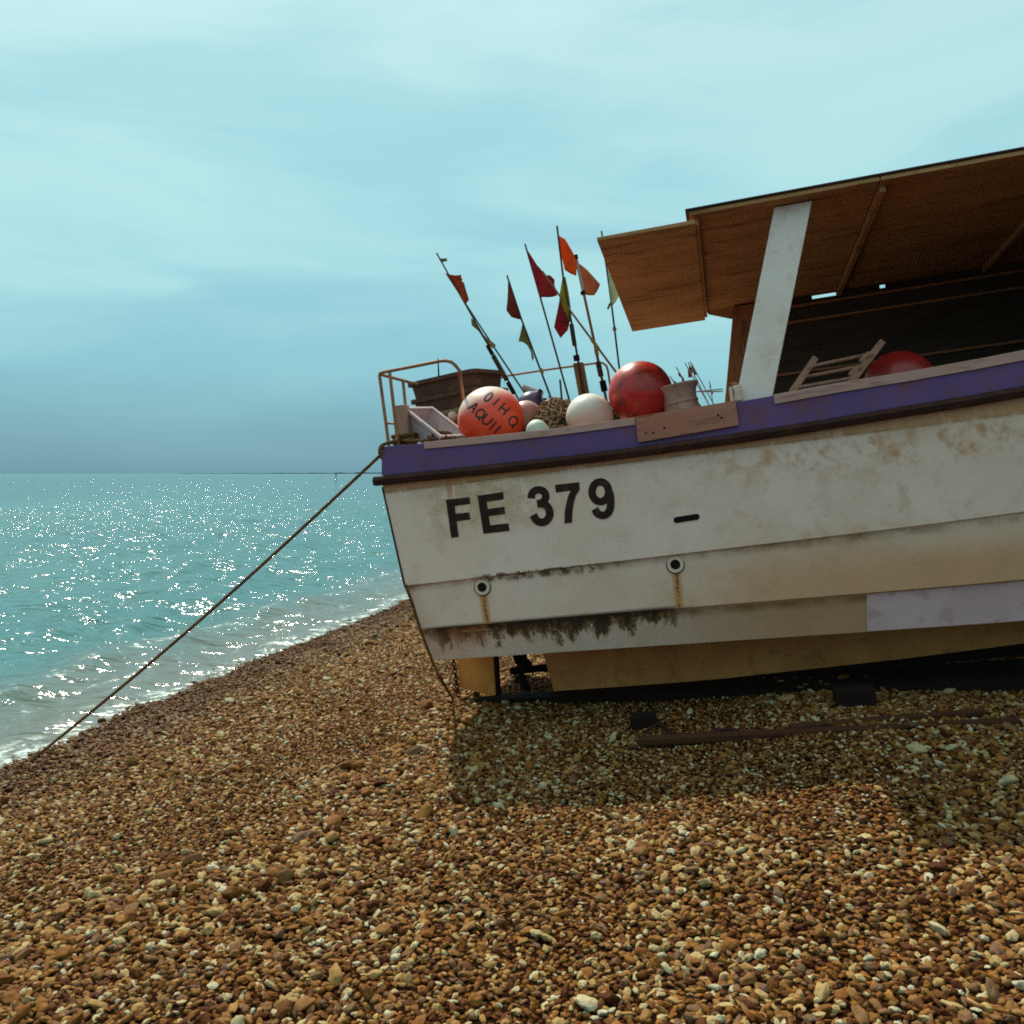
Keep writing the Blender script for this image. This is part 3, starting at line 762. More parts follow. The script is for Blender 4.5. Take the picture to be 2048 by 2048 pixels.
# scuppers and the slot
for p in (SC1, SC2):
    c = Vector((p.x, .066 + (.116 - .066) * (w_p1(p.x) - p.z) / .36, p.z))
    f = MB().lathe([(.040, -.014), (.058, -.012), (.060, .0), (.056, .010), (.036, .012), (.033, .0)], 28, c, (0, -1, 0)).build('scupper_flange', 'white_fit', BOAT, True, origin=c)
    MB().lathe([(.034, 0), (.034, .006)], 24, (0, 0, 0), (0, -1, 0)).build('scupper_hole', 'black', f)
    MB().lathe([(.062, 0), (.066, .004), (.062, .007)], 28, (0, .006, 0), (0, -1, 0)).build('scupper_gasket', 'strake', f)
a, c = side_pt(1353, 1040, -.005), side_pt(1393, 1033.5, -.005)
sl = []
for k in range(9):
    an = math.pi / 2 + math.pi * k / 8; sl.append((a.x + .0205 * math.cos(an), a.z + .0205 * math.sin(an)))
for k in range(9):
    an = -math.pi / 2 + math.pi * k / 8; sl.append((c.x + .0205 * math.cos(an), c.z + .0205 * math.sin(an)))
MB().prism(sl, lambda p: (p[0], vside(p[1]) - .004, p[1]), lambda p: (p[0], vside(p[1]) + .004, p[1])).build('freeing_slot', 'black', BOAT)
# freshly painted patch on the lowest plank
q0, q1 = 3.26, 4.5
def low(w, u): return .145 + (.28 - .145) * (w_p2(u) + .03 - w) / (w_p2(u) + .03 - w_p3(u))
vs = []
for u in (q0, 3.7, 4.1, q1):
    for w in (w_p2(u) - .012, w_p3(u) + .006): vs += [(u + (.012 if w > -1.6 and u == q0 else 0), low(w, u) - .004 + inb(u, .3), w)]
MB().add(vs, [(0, 1, 3, 2), (2, 3, 5, 4), (4, 5, 7, 6)]).build('repainted_patch', 'palepatch', BOAT)

# skeg, shoe, rudder, propeller on the centre line
def plate(name, mat, pts, v, th, bevel=.006):
    pl = [(q.x, q.z) for q in pts]
    return MB().prism(pl, lambda p: (p[0], v - th / 2, p[1]), lambda p: (p[0], v + th / 2, p[1])).build(name, mat, BOAT, bevel=bevel)
pk = [L(1088, 1300, 1.3), L(1096, 1325, 1.3), L(1112, 1383, 1.3), L(1450, 1353, 1.3), L(1795, 1315, 1.3)]
pk += [Vector((6.2, 1.3, -1.95)), Vector((7.6, 1.3, -1.55)), Vector((6.2, 1.3, -1.62)), Vector((3.2, 1.3, -1.70)), Vector((.73, 1.3, -1.70))]
plate('keel_skeg', 'antifoul', pk, 1.3, .16)
pr_ = [L(916, 1322, 1.3), L(923, 1375, 1.3), L(950, 1382, 1.3), L(974, 1388, 1.3), L(993, 1391, 1.3), L(991, 1317, 1.3)]
pr_ = [Vector((pr_[0].x, 1.3, -1.68))] + pr_[1:-1] + [Vector((pr_[-1].x, 1.3, -1.68))]
plate('rudder', 'rudder', pr_, 1.3, .05)
MB().tube([(pr_[-1].x + .02, 1.3, -1.70), (pr_[-2].x + .02, 1.3, -2.19)], .022, 10).build('rudder_stock', 'black', BOAT, True)
MB().box((pr_[2].x - .12, 1.26, -2.225), (.90, 1.34, -2.192)).build('keel_shoe', 'black', BOAT, bevel=.005)
MB().hexa([(.80, 1.24, -2.24), (6.0, 1.24, -2.10), (6.0, 1.36, -2.10), (.80, 1.36, -2.24), (.80, 1.24, -2.183), (6.0, 1.24, -2.0), (6.0, 1.36, -2.0), (.80, 1.36, -2.183)]).build('keel_band', 'black', BOAT)
pc = Vector((.555, 1.3, -1.985))
pro = MB().tube([pc + Vector((-.11, 0, 0)), pc + Vector((-.06, 0, 0)), pc + Vector((.30, 0, .01))], .032, 12).build('propeller_shaft', 'black', BOAT, True)
for k in range(4):
    b = MB(); a0 = math.radians(20 + 90 * k); vs = []
    for i, (r, ch) in enumerate(((.02, .03), (.07, .085), (.13, .11), (.18, .085), (.205, .03))):
        tw = math.radians(58 - 150 * r)
        for s_ in (-1, 1):
            for th in (-.006, .006):
                loc = Vector((s_ * ch * math.cos(tw) * .6 + th, s_ * ch * math.sin(tw) * .6 + .9 * ch * .3, r))
                vs.append(pc + Matrix.Rotation(a0, 3, 'X') @ loc)
    fs = []
    for i in range(4):
        k4 = i * 4
        for q, r_ in ((0, 1), (1, 3), (3, 2), (2, 0)): fs.append((k4 + q, k4 + r_, k4 + 4 + r_, k4 + 4 + q))
    fs += [(0, 1, 3, 2), (16, 18, 19, 17)]
    b.add(vs, fs).build('propeller_blade', 'black', BOAT, True)
MB().hexa([(.50, 1.22, -1.78), (.62, 1.22, -1.78), (.62, 1.38, -1.78), (.50, 1.38, -1.78), (.50, 1.22, -1.66), (.66, 1.22, -1.66), (.66, 1.38, -1.66), (.50, 1.38, -1.66)]).build('shaft_bracket', 'black', BOAT)
MB().hexa([(.53, 1.27, -1.99), (.57, 1.27, -1.99), (.57, 1.33, -1.99), (.53, 1.33, -1.99), (.53, 1.27, -1.70), (.60, 1.27, -1.70), (.60, 1.33, -1.70), (.53, 1.33, -1.70)]).build('shaft_bracket', 'black', BOAT)

# shelter over the working deck
def wroof(v): return 1.272 - .0875 * v
ru = [1.75, 2.425, 3.66, 4.90, 6.10]
for i in range(4):
    dz = -.062 if i == 0 else 0.0
    vp = 2.56 if i == 0 else 2.512
    vs = []
    u0, u1 = ru[i] + (.0 if i else 0), ru[i + 1] - (.006 if i else -.03)
    for z0 in (0, .028):
        vs += [(u0, -.05, wroof(-.05) + z0 + dz), (u1, -.05, wroof(-.05) + z0 + dz), (u1, vp, wroof(vp) + z0 + dz), (u0, vp, wroof(vp) + z0 + dz)]
    if i == 0: vs[0] = (u0 + .03, -.05, vs[0][2]); vs[4] = (u0 + .03, -.05, vs[4][2])
    MB().hexa(vs).build('roof_panel', 'ply', BOAT, bevel=.003)
for u in (2.445, 3.66, 4.9):
    vs = []
    for z0 in (-.05, -.002): vs += [(u, .02, wroof(.02) + z0), (u + .035, .02, wroof(.02) + z0), (u + .035, 2.5, wroof(2.5) + z0), (u, 2.5, wroof(2.5) + z0)]
    MB().hexa(vs).build('roof_beam', 'ply', BOAT)
vs = []
for z0 in (.031, .045): vs += [(2.40, -.06, wroof(-.06) + z0), (6.12, -.06, wroof(-.06) + z0), (6.12, 2.515, wroof(2.515) + z0), (2.40, 2.515, wroof(2.515) + z0)]
MB().hexa(vs).build('roof_felt', 'strake', BOAT)
def leanbox(name, mat, u0, u1, v0, v1, w0, w1, lean, bev=.006, u1t=None):
    d = lean * (w1 - w0)
    e = u1 if u1t is None else u1t
    return MB().hexa([(u0, v0, w0), (u1, v0, w0), (u1, v1, w0), (u0, v1, w0), (u0 + d, v0, w1), (e + d, v0, w1), (e + d, v1, w1), (u0 + d, v1, w1)]).build(name, mat, BOAT, bevel=bev)
LEAN = .325
leanbox('shelter_post', 'post', 2.565, 2.812, .065, .115, -.05, wroof(.1) - .004, LEAN)
leanbox('shelter_post', 'bpost', 2.490, 2.615, 2.40, 2.47, -.06, wroof(2.45) - .012, .115 / .75 + .06, u1t=2.70)
leanbox('shelter_post', 'bpost', 5.20, 5.40, .065, .115, -.05, wroof(.1) - .004, .1)
# gusset boards under the port edge of the roof
g = [L(1417, 629, 2.5), L(1462, 638, 2.5), L(1512, 640, 2.5), L(1512, 585, 2.5), L(1400, 600, 2.5)]
MB().prism([(q.x, q.z) for q in g], lambda p: (p[0], 2.475, p[1]), lambda p: (p[0], 2.50, p[1])).build('gusset_board', 'ply', BOAT)
# port wall boards, one gap lets the sky through
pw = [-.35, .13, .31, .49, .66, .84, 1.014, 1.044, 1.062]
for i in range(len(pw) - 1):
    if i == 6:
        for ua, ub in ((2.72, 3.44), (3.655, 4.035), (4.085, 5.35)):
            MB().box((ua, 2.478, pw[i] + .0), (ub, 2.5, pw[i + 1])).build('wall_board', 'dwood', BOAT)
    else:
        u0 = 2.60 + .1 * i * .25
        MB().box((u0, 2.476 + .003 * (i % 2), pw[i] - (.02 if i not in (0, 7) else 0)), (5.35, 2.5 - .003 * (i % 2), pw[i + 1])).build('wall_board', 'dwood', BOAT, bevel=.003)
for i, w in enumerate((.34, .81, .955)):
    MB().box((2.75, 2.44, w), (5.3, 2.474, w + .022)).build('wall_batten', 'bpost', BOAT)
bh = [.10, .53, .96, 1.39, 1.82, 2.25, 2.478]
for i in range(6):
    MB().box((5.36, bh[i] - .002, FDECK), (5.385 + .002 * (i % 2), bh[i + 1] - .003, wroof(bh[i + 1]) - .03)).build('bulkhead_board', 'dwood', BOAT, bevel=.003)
# fairlead at the foot of the white post
c = L(1476, 788, -.0)
MB().lathe([(.030, -.055), (.034, -.04), (.026, 0), (.034, .04), (.028, .052)], 20, Vector((c.x, .02, c.z + .01))).build('fairlead_roller', 'white_fit', BOAT, True)
MB().box((c.x - .055, -.002, c.z - .05), (c.x - .033, .05, c.z + .055)).build('fairlead_cheek', 'white_fit', BOAT, bevel=.004)
MB().tube([(c.x - .04, .02, c.z + .075), (c.x + .005, .02, c.z + .072)], .011, 8).build('fairlead_pin', 'bpost', BOAT)

# stern rail
RT = .0128
def rail(name, pts, mat='tube', r=RT, par=BOAT): return MB().tube(pts, r, 10).build(name, mat, par, True)
cor = L(752, 747, .10)
v0 = .10
sr = rail('stern_rail', [(-.01, 2.42, .585), (-.01, 1.4, .575), (-.01, .25, .563), (-.006, .16, .563), (.012, .12, .563), (.05, .10, .564)] +
          [(.30, .10, .572), (.50, .10, .580), (.545, .10, .576), (.585, .10, .560), (.612, .10, .530), (.632, .13, .49)] + [L(922, 765, .30), L(925, 785, .55), L(930, 830, .80), Vector((L(934, 850, .84).x, .86, DECK))])
def rpost(px0, py0, px1, py1, v, w_end=None):
    a_, c_ = L(px0, py0, v), L(px1, py1, v)
    if w_end is not None:
        t_ = (w_end - a_.z) / (c_.z - a_.z); c_ = a_ + (c_ - a_) * t_
    o = rail('rail_post', [a_, c_], par=sr); return a_, c_
rpost(759, 750, 776, 878, .115, -.05)
rpost(779, 742, 793, 864, .10, -.05)
rpost(806, 762, 811, 812, .66, DECK)
a_, c_ = L(773, 846, .115), L(794, 848, .10); rail('rail_crossbar', [a_, c_], par=sr, r=.009)
a_, c_ = L(876, 716, .10), L(877.5, 752, .10)
MB().tube([a_, a_.lerp(c_, .35), c_], .0035, 6, .007).build('whip_aerial', 'black', sr)
# far-side hoop rail
hp = [L(1012, 752, 2.4), L(1100, 738.5, 2.4), L(1195, 726, 2.4), L(1206, 726, 2.4), L(1213, 732, 2.4), L(1216, 742, 2.4)]
e_ = L(1221, 775, 2.4); e_ = hp[-1] + (e_ - hp[-1]) * ((DECK - hp[-1].z) / (e_.z - hp[-1].z))
s_ = hp[0].copy(); s_.x -= .12; s_.z -= .02
pr2 = rail('port_rail', [(s_.x - .06, 2.4, DECK), (s_.x - .04, 2.4, s_.z - .1), s_] + hp + [e_], r=.011)
for (xa, ya, xb_, yb_) in ((1398, 784, 1446, 778), (1398, 783.5, 1446, 783)):
    MB().tube([L(1385, ya, 2.35), L(xb_, yb_, 2.35)], .006, 6).build('guard_wire', 'greypipe', pr2)
# mooring bitt
a_, c_ = L(803, 811, .24), L(809, 870, .24)
c_ = a_ + (c_ - a_) * ((DECK - a_.z) / (c_.z - a_.z))
hw = .046
vs = []
for p_ in (c_, a_): vs += [(p_.x - hw, .19, p_.z), (p_.x + hw, .19, p_.z), (p_.x + hw, .29, p_.z), (p_.x - hw, .29, p_.z)]
MB().hexa(vs).build('mooring_bitt', 'bitt', BOAT, bevel=.006)
# old wooden post aft of midships
a_, c_ = L(1156.5, 726, 1.9), L(1168.5, 792, 1.9)
c_ = a_ + (c_ - a_) * ((DECK - a_.z) / (c_.z - a_.z)); hw = .046
vs = []
for p_ in (c_, a_): vs += [(p_.x - hw, 1.86, p_.z), (p_.x + hw, 1.86, p_.z), (p_.x + hw, 1.95, p_.z), (p_.x - hw, 1.95, p_.z)]
MB().hexa(vs).build('timber_post', 'woodpost', BOAT, bevel=.008)
# low stub rod
a_, c_ = L(1120, 759, 1.5), L(1120, 794, 1.5); c_.z = DECK
MB().tube([c_, a_], .009, 8).build('stub_rod', 'pole', BOAT)
# winch drum
c = L(1366, 800, .55); c.z = DECK
wpr = [(.175, .0), (.182, .015), (.176, .035), (.150, .062), (.132, .10), (.128, .125), (.134, .132), (.134, .142), (.127, .150), (.128, .19), (.138, .222), (.158, .252), (.163, .262), (.158, .272), (.10, .272)]
win = MB().lathe([(r_ * 1.0, z_ + .07) for r_, z_ in wpr], 40, c, (-.10, 0, 1)).build('winch_drum', 'winch', BOAT, True)
MB().lathe([(.16, .0), (.17, .068)], 24, c, (-.10, 0, 1)).build('winch_base', 'black', BOAT, True)

# ================================================================== THINGS ABOARD
def lump(b, c, rx, ry, h, seed, nn=18, base=None):
    vs, fs = [], []; c = Vector(c)
    for i in range(nn // 2 + 1):
        a = math.pi / 2 * i / (nn // 2)
        for k in range(nn):
            q = 2 * math.pi * k / nn
            d = Vector((math.cos(q) * math.cos(a), math.sin(q) * math.cos(a), math.sin(a)))
            s = 1 + .30 * mnoise.noise(d * 2.3 + Vector((seed, 0, 0))) + .12 * mnoise.noise(d * 6 + Vector((0, seed, 0)))
            vs.append(c + Vector((d.x * rx * s, d.y * ry * s, d.z * h * s)))
    for i in range(nn // 2):
        for k in range(nn):
            k2 = (k + 1) % nn; fs.append((i * nn + k, i * nn + k2, (i + 1) * nn + k2, (i + 1) * nn + k))
    b.add(vs, fs)
def heap(name, label, cat, c, rx, ry, h, seed, mat, n=60, r=.007, core='netdark', long=.0):
    r_ = random.Random(seed)
    e = empty(name, label, cat, BM(c))
    b = MB(); lump(b, (0, 0, 0), rx * .86, ry * .86, h * .84, seed); b.build('core', core, e, True)
    b = MB()
    for i in range(n):
        q = r_.uniform(0, 6.28); el = r_.uniform(.05, 1.4); pts = []
        dq, de = r_.uniform(-1.3, 1.3), r_.uniform(-.7, .7)
        for k in range(6):
            a = q + dq * k / 5 + r_.uniform(-.1, .1); ee = min(1.5, max(0, el + de * k / 5 + r_.uniform(-.1, .1)))
            f = r_.uniform(.92, 1.10)
            pts.append((math.cos(a) * math.cos(ee) * rx * f, math.sin(a) * math.cos(ee) * ry * f, max(.006, math.sin(ee) * h * f)))
        b.tube(curve_pts(pts, 3), r * r_.uniform(.7, 1.3), 5)
    b.build('strands', mat, e, True)
    return e
def ring(b, c, rx, ry, z, r, seed=0, turns=1.0, rise=0.0, n=28):
    r_ = random.Random(seed); pts = []
    for i in range(int(n * turns) + 1):
        a = 2 * math.pi * i / n
        pts.append(Vector(c) + Vector((math.cos(a) * rx * (1 + r_.uniform(-.05, .05)), math.sin(a) * ry * (1 + r_.uniform(-.05, .05)), z + rise * i / n + r_.uniform(-.004, .004))))
    b.tube(pts, r, 6)

# buoys
def buoy(name, label, px, py, v, rpx, mat, neck=(0, 0, 1), group=None, sc=1.0, rest=None, grommet='strake', sq=1.0):
    l = L(px, py, v); dep = (MB_ @ l).y; r = rpx / FPX * dep
    if rest is not None: l.z = rest + r
    e = empty(name, label, 'buoy', BM(l), group)
    nk = Vector(neck).normalized()
    q = nk.to_track_quat('Z', 'Y')
    b = MB(); prof = []
    for i in range(29):
        a = -math.pi / 2 + math.pi * i / 28; a = max(-math.pi / 2 + .04, a)
        rr, z = r * math.cos(a), r * math.sin(a) * sq
        if a > 1.12:                         # shoulders run up into the rope eye
            z = r * sq * (math.sin(1.12) + (a - 1.12) * .62); rr = max(r * .16, r * math.cos(1.12) * (1 - (a - 1.12) / .45) ** .8 if a < 1.56 else r * .16)
        prof.append((rr, z))
    b.lathe(prof, 48, (0, 0, 0), nk)
    b.build('float_body', mat, e, True)
    zt = prof[-1][1]
    b = MB().lathe([(r * .10, zt - .01), (r * .17, zt - .008), (r * .17, zt + r * .12), (r * .10, zt + r * .14)], 20, (0, 0, 0), nk)
    b.build('rope_eye', grommet, e, True)
    return e, l, r
_o, ol, orr = buoy('orange_buoy', 'orange buoy with black hand-painted letters and a pale sun highlight painted on its top', 982, 840, .50, 67, 'b_orange', (.62, .45, -.62))
buoy('white_buoy', 'round white buoy between the net and the big red buoy', 1179, 834, .45, 47, 'b_white', (-.3, .9, .25), rest=None)
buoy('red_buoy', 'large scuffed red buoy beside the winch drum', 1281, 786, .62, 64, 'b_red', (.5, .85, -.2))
buoy('purple_buoy', 'dark purple buoy with pointed black rope eye behind the orange buoy', 1060, 812, .95, 27, 'b_purple', (.68, -.15, .70), sq=1.15)
buoy('pink_buoy', 'dirty pink buoy wedged against the lettered orange buoy', 1052, 834, .62, 33, 'b_pink', (.9, .4, -.3))
buoy('small_orange_float', 'small faded orange float half hidden beyond the purple buoy', 1096, 816, 1.15, 16, 'b_pink', (.3, .9, 0))
buoy('pale_float', 'small pale green float peeping over the gunwale', 1074, 861, .28, 22, 'b_pale', (.9, .3, 0))
buoy('white_float', 'little white float in the shade between crates and orange buoy', 906, 833, .95, 11, 'b_white', (.3, .9, .2))
buoy('dark_red_buoy', 'dark red buoy in the shelter beside the ladder', 1800, 772, .52, 70, 'b_dkred', (.5, .8, .1))

# hand lettering on the orange buoy
vd_ = (CL - ol).normalized()                 # the side that faces the beach
rx_ = Vector((1, 0, 0)); rx_ = (MBI.to_3x3() @ Vector((1, 0, 0))); rx_ = (rx_ - vd_ * rx_.dot(vd_)).normalized()
ry_ = vd_.cross(rx_)
def on_buoy(cx, cy, lift=1.006):
    a, c = (cx - 660) / 540, -(cy - 644) / 540
    a, c = a * .985, c * .985
    d = rx_ * a + ry_ * c + vd_ * math.sqrt(max(.02, 1 - a * a - c * c))
    return d * orr * lift
ang = math.radians(43); ex = (math.cos(ang), math.sin(ang)); gx = (math.sin(ang), -math.cos(ang))
circ = lambda rx, ry, n=18, a0=0, a1=2 * math.pi: [(.5 + rx * math.cos(a0 + (a1 - a0) * i / n), .5 + ry * math.sin(a0 + (a1 - a0) * i / n)) for i in range(n + 1)]
GL = {'A': [[(0, 0), (.5, 1)], [(.5, 1), (1, 0)], [(.2, .38), (.8, .38)]], 'Q': [circ(.5, .5), [(.6, .25), (1.05, -.12)]],
      'U': [[(0, 1), (0, .4), (.12, .12), (.5, 0), (.88, .12), (1, .4), (1, 1)]], 'I': [[(.5, 0), (.5, 1)]],
      'H': [[(0, 0), (0, 1)], [(1, 0), (1, 1)], [(0, .5), (1, .5)]], 'O': [circ(.42, .5)],
      'D': [circ(.5, .46), [(.75, .3), (1.02, -.12)]]}
bl = MB()
for ch, cx, cy, wd_, ht in (('A', 385, 440, 105, 165), ('Q', 492, 545, 118, 150), ('U', 600, 640, 115, 165), ('I', 690, 735, 20, 165), ('I', 765, 790, 20, 160),
                            ('O', 622, 280, 90, 165), ('I', 742, 360, 20, 150), ('H', 865, 470, 105, 160), ('D', 1015, 660, 130, 165)):
    for st in GL[ch]:
        pts = []
        for i in range(len(st) - 1):
            for k in range(4):
                t_ = k / 4; pts.append((st[i][0] + (st[i + 1][0] - st[i][0]) * t_, st[i][1] + (st[i + 1][1] - st[i][1]) * t_))
        pts.append(st[-1])
        P2 = [(cx + ex[0] * (p[0] - .5) * wd_ + gx[0] * (p[1] - .5) * ht, cy + ex[1] * (p[0] - .5) * wd_ + gx[1] * (p[1] - .5) * ht) for p in pts]
        A, Bq = ribbon(P2, 27)
        k0 = len(bl.v)
        bl.v += [tuple(on_buoy(*p)) for p in A] + [tuple(on_buoy(*p)) for p in Bq]
        n_ = len(A)
        bl.f += [(k0 + i, k0 + i + 1, k0 + n_ + i + 1, k0 + n_ + i) for i in range(n_ - 1)]
bl.build('painted_lettering', 'ink', _o)

# tubs stacked by the stern rail
def tub(name, label, nc, lc, rc, w, hgt, mat, taper=.05, group=None):
    nc, lc, rc = Vector(nc), Vector(lc), Vector(rc)
    ax, ay = (lc - nc), (rc - nc)
    cen = nc + (ax + ay) / 2; cen.z = w - hgt
    la, lb = ax.length / 2, ay.length / 2
    X = ax.normalized(); Y = (ay - X * ay.dot(X)).normalized(); lb = ay.dot(Y) / 2
    e = empty(name, label, 'crate', BM(cen), group)
    def loop(a, b_, z, rr=.07, n=5):
        out = []
        for sx, sy, a0 in ((1, 1, 0), (-1, 1, 90), (-1, -1, 180), (1, -1, 270)):
            for k in range(n + 1):
                q = math.radians(a0 + 90 * k / n)
                p = X * (sx * (a - rr) + rr * math.cos(q)) + Y * (sy * (b_ - rr) + rr * math.sin(q)); p.z = z; out.append(p)
        return out
    def loft(nm, rows):
        b = MB(); n = len(rows[0]); vs = [p for r_ in rows for p in r_]; fs = []
        for i in range(len(rows) - 1):
            for k in range(n):
                k2 = (k + 1) % n; fs.append((i * n + k, i * n + k2, (i + 1) * n + k2, (i + 1) * n + k))
        return b, vs, fs, n
    la -= .022; lb -= .022
    b, vs, fs, n = loft('s', [loop(la - taper, lb - taper, .004), loop(la - taper * .5, lb - taper * .5, hgt * .5), loop(la, lb, hgt - .012),
                              loop(la - .014, lb - .014, hgt - .014), loop(la - taper - .014, lb - taper - .014, .02)])
    fs.append(tuple(range(n))); fs.append(tuple(4 * n + k for k in range(n)))
    b.add(vs, fs).build('tub_body', mat, e, True)
    b, vs, fs, n = loft('r', [loop(la + .002, lb + .002, hgt - .034), loop(la + .022, lb + .022, hgt - .034), loop(la + .022, lb + .022, hgt), loop(la - .012, lb - .012, hgt), loop(la - .012, lb - .012, hgt - .01)])
    fs += [(k, (k + 1) % n, 4 * n + (k + 1) % n, 4 * n + k) for k in range(0)]
    b.add(vs, fs).build('tub_rim', mat, e, True)
    return e, cen, la, lb
nc = L(968, 731, .78); w0 = nc.z
lc, rc = LW(828, 763, w0), LW(1026, 764, w0)
print('tub corners', nc, lc, rc)
lc = nc + (lc - nc).normalized() * min((lc - nc).length, .80); rc = nc + (rc - nc).normalized() * min((rc - nc).length, .55)
hg = (w0 - DECK) / 3.0
hs = [.150, .145, w0 - DECK - .295]
zt = w0
for i, (nm, lb_, mt, hh) in enumerate((('fish_tub', 'topmost of the dark brown plastic fish tubs by the stern rail', 'crate', hs[0] + .03), ('fish_tub', 'dark fish tub in the middle of the stack, its rim sticking out', 'crate', hs[1] + .03),
                                   ('fish_tub', 'ochre-rimmed tub at the bottom of the stern stack', 'crate2', hs[2]))):
    sh_ = Vector((.0, .0, 0)) if i == 0 else Vector((.006 * i, .015, 0))
    tub(nm, lb_, nc + sh_, lc + sh_, rc + sh_, zt, hh, mt, .022, 'fish tubs stacked at the stern')
    zt -= hs[i]
# grey white fish box lying upside down against the bitt
def fishbox():
    c = L(873, 843, .33)
    X = (L(912, 870, .26) - L(841, 815, .42))
    Yw = (L(891, 836, .52) - L(862, 857, .20))
    la = X.length / 2; X.normalize(); Yw = Yw - X * Yw.dot(X); lb = min(Yw.length / 2, .17); Y = Yw.normalized()
    N = X.cross(Y).normalized()
    if N.z < 0: N = -N
    R3 = Matrix((X, Y, N)).transposed()
    if R3.determinant() < 0: Y = -Y; R3 = Matrix((X, Y, N)).transposed()
    e = empty('fish_box', 'tipped grey-white plastic fish box leaning behind the gunwale near the bitt', 'box', MB_ @ Matrix.Translation(c) @ R3.to_4x4())
    def ring4(a, b_, z): return [(-a, -b_, z), (a, -b_, z), (a, b_, z), (-a, b_, z)]
    d = .17
    rows = [ring4(la, lb, 0), ring4(la - .03, lb - .03, -d), ring4(la - .036, lb - .036, -d + .008), ring4(la - .008, lb - .008, 0)]
    vs = [p for r_ in rows for p in r_]; fs = []
    for i in range(3):
        for k in range(4): fs.append((i * 4 + k, i * 4 + (k + 1) % 4, i * 4 + 4 + (k + 1) % 4, i * 4 + 4 + k))
    fs[4:8] = []
    fs += [(4, 5, 6, 7), (8, 9, 10, 11)]
    MB().add(vs, fs).build('box_shell', 'fishbox', e)
    b = MB()
    for s_ in (-1, 1):
        b.box((-la - .014, s_ * lb - .013, -.018), (la + .014, s_ * lb + .013, .006)); b.box((s_ * la - .013, -lb + .0131, -.0179), (s_ * la + .013, lb - .0131, .0058))
    b.build('box_rim', 'fishbox', e, bevel=.004)
    for sy in (-1, 1):
        for q in (-.11, .11):
            b0, b1 = lb + .004, lb - .026
            MB().hexa([(q - .012, sy * b1, -d + .01), (q + .012, sy * b1, -d + .01), (q + .012, sy * (b1 - .012), -d + .01), (q - .012, sy * (b1 - .012), -d + .01),
                       (q - .012, sy * b0, -.02), (q + .012, sy * b0, -.02), (q + .012, sy * (b0 - .012), -.02), (q - .012, sy * (b0 - .012), -.02)]).build('box_rib', 'fishbox', e, bevel=.003)
fishbox()

# nets and ropes
c = L(1112, 838, .72); c.z = DECK
heap('fishing_net', 'heap of tan fishing net beside the white buoy', 'net', c, .30, .32, .36, 3, 'net', 130, .006)
c = L(1065, 800, 1.35); c.z = DECK
heap('fishing_net', 'brown tangled net pile in the middle of the deck under the flag poles', 'net', c, .55, .5, .45, 5, 'net', 120, .007)
c = L(880, 880, .22); c.z = DECK
heap('rope_pile', 'dark brown rope pile behind the stern gunwale', 'rope', c, .17, .12, .20, 8, 'rope', 50, .009)
c = L(930, 850, .95); c.z = DECK
heap('fishing_net', 'small shaded net bundle between the fish box and the orange buoy', 'net', c, .20, .16, .24, 12, 'net', 50, .006)
c = L(1240, 800, 1.5); c.z = DECK
heap('fishing_net', 'dark net heap behind the red buoy', 'net', c, .4, .4, .35, 15, 'netdark', 60, .007)
# grey pipe lying over the net
a_, c_ = L(1046, 775, 1.2), L(1084, 790, 1.2)
o = MB().tube([a_, c_], .03, 12).build('old_pipe', 'greypipe', None, True, mw=MB_.copy())
tag(o, 'short grey-brown pipe lying across the net behind the purple buoy', 'pipe')
# olive rope turned round the corner of the gunwale
b = MB()
bc = L(809, 868, .24)
for i in range(4): ring(b, (bc.x, .24, 0), .085 + .010 * (i % 2), .085 + .010 * (i % 2), .015 + .021 * i, .0125, i)
b.tube(curve_pts([(bc.x - .04, .15, .03), (.09, .05, .022), (.03, .0, .016), (-.006, -.012, -.006), (-.014, -.010, -.05), (-.012, .02, -.09)], 6), .0125, 7)
b.tube(curve_pts([(bc.x - .02, .14, .055), (.10, .03, .030), (.04, -.005, .018), (.0, -.016, -.01), (-.016, -.012, -.045), (-.016, .03, -.07)], 6), .0125, 7)
b.tube(curve_pts([(bc.x + .02, .14, .03), (bc.x + .08, .05, .02), (bc.x + .14, .03, .012), (bc.x + .19, .05, .01)], 6), .010, 7)
o = b.build('rope_lashing', 'olive', None, True, mw=MB_.copy())
tag(o, 'olive rope wound round the bitt and over the stern corner', 'rope')

# mooring rope to the waterline
def twist(pts, r, n_st=3, pitch=.055, seg=5):
    b = MB(); P = pts; d = [0]
    for i in range(1, len(P)): d.append(d[-1] + (P[i] - P[i - 1]).length)
    for s_ in range(n_st):
        q = []
        t0 = (P[1] - P[0]).normalized(); ref = t0.orthogonal().normalized()
        for i, p in enumerate(P):
            t_ = (P[min(i + 1, len(P) - 1)] - P[max(i - 1, 0)]).normalized(); ref = (ref - t_ * ref.dot(t_)).normalized(); bb = t_.cross(ref)
            a = 2 * math.pi * (d[i] / pitch + s_ / n_st); q.append(p + (ref * math.cos(a) + bb * math.sin(a)) * r * .52)
        b.tube(q, r * .56, seg)
    return b
p0 = MB_ @ Vector((-.016, .01, -.06))
def aft(t_): return Vector((p0.x - math.cos(TH) * t_, p0.y + math.sin(TH) * t_, 0))
pts = []
zs = p0.z; t_end = 3.1
zpix = CAMZ - (1353 - HY) / FPX * aft(2.15).y
for i in range(341):
    t_ = t_end * i / 340
    z = zs + (zpix - zs) * t_ / 2.15 - .055 * math.sin(math.pi * min(1, t_ / 3.0))
    q = aft(t_); g_ = ground(q.x, q.y)
    q.z = max(z, g_ - .03) if t_ > 2.6 else z
    pts.append(q)
o = twist(pts, .0135).build('mooring_rope', 'rope', None, True)
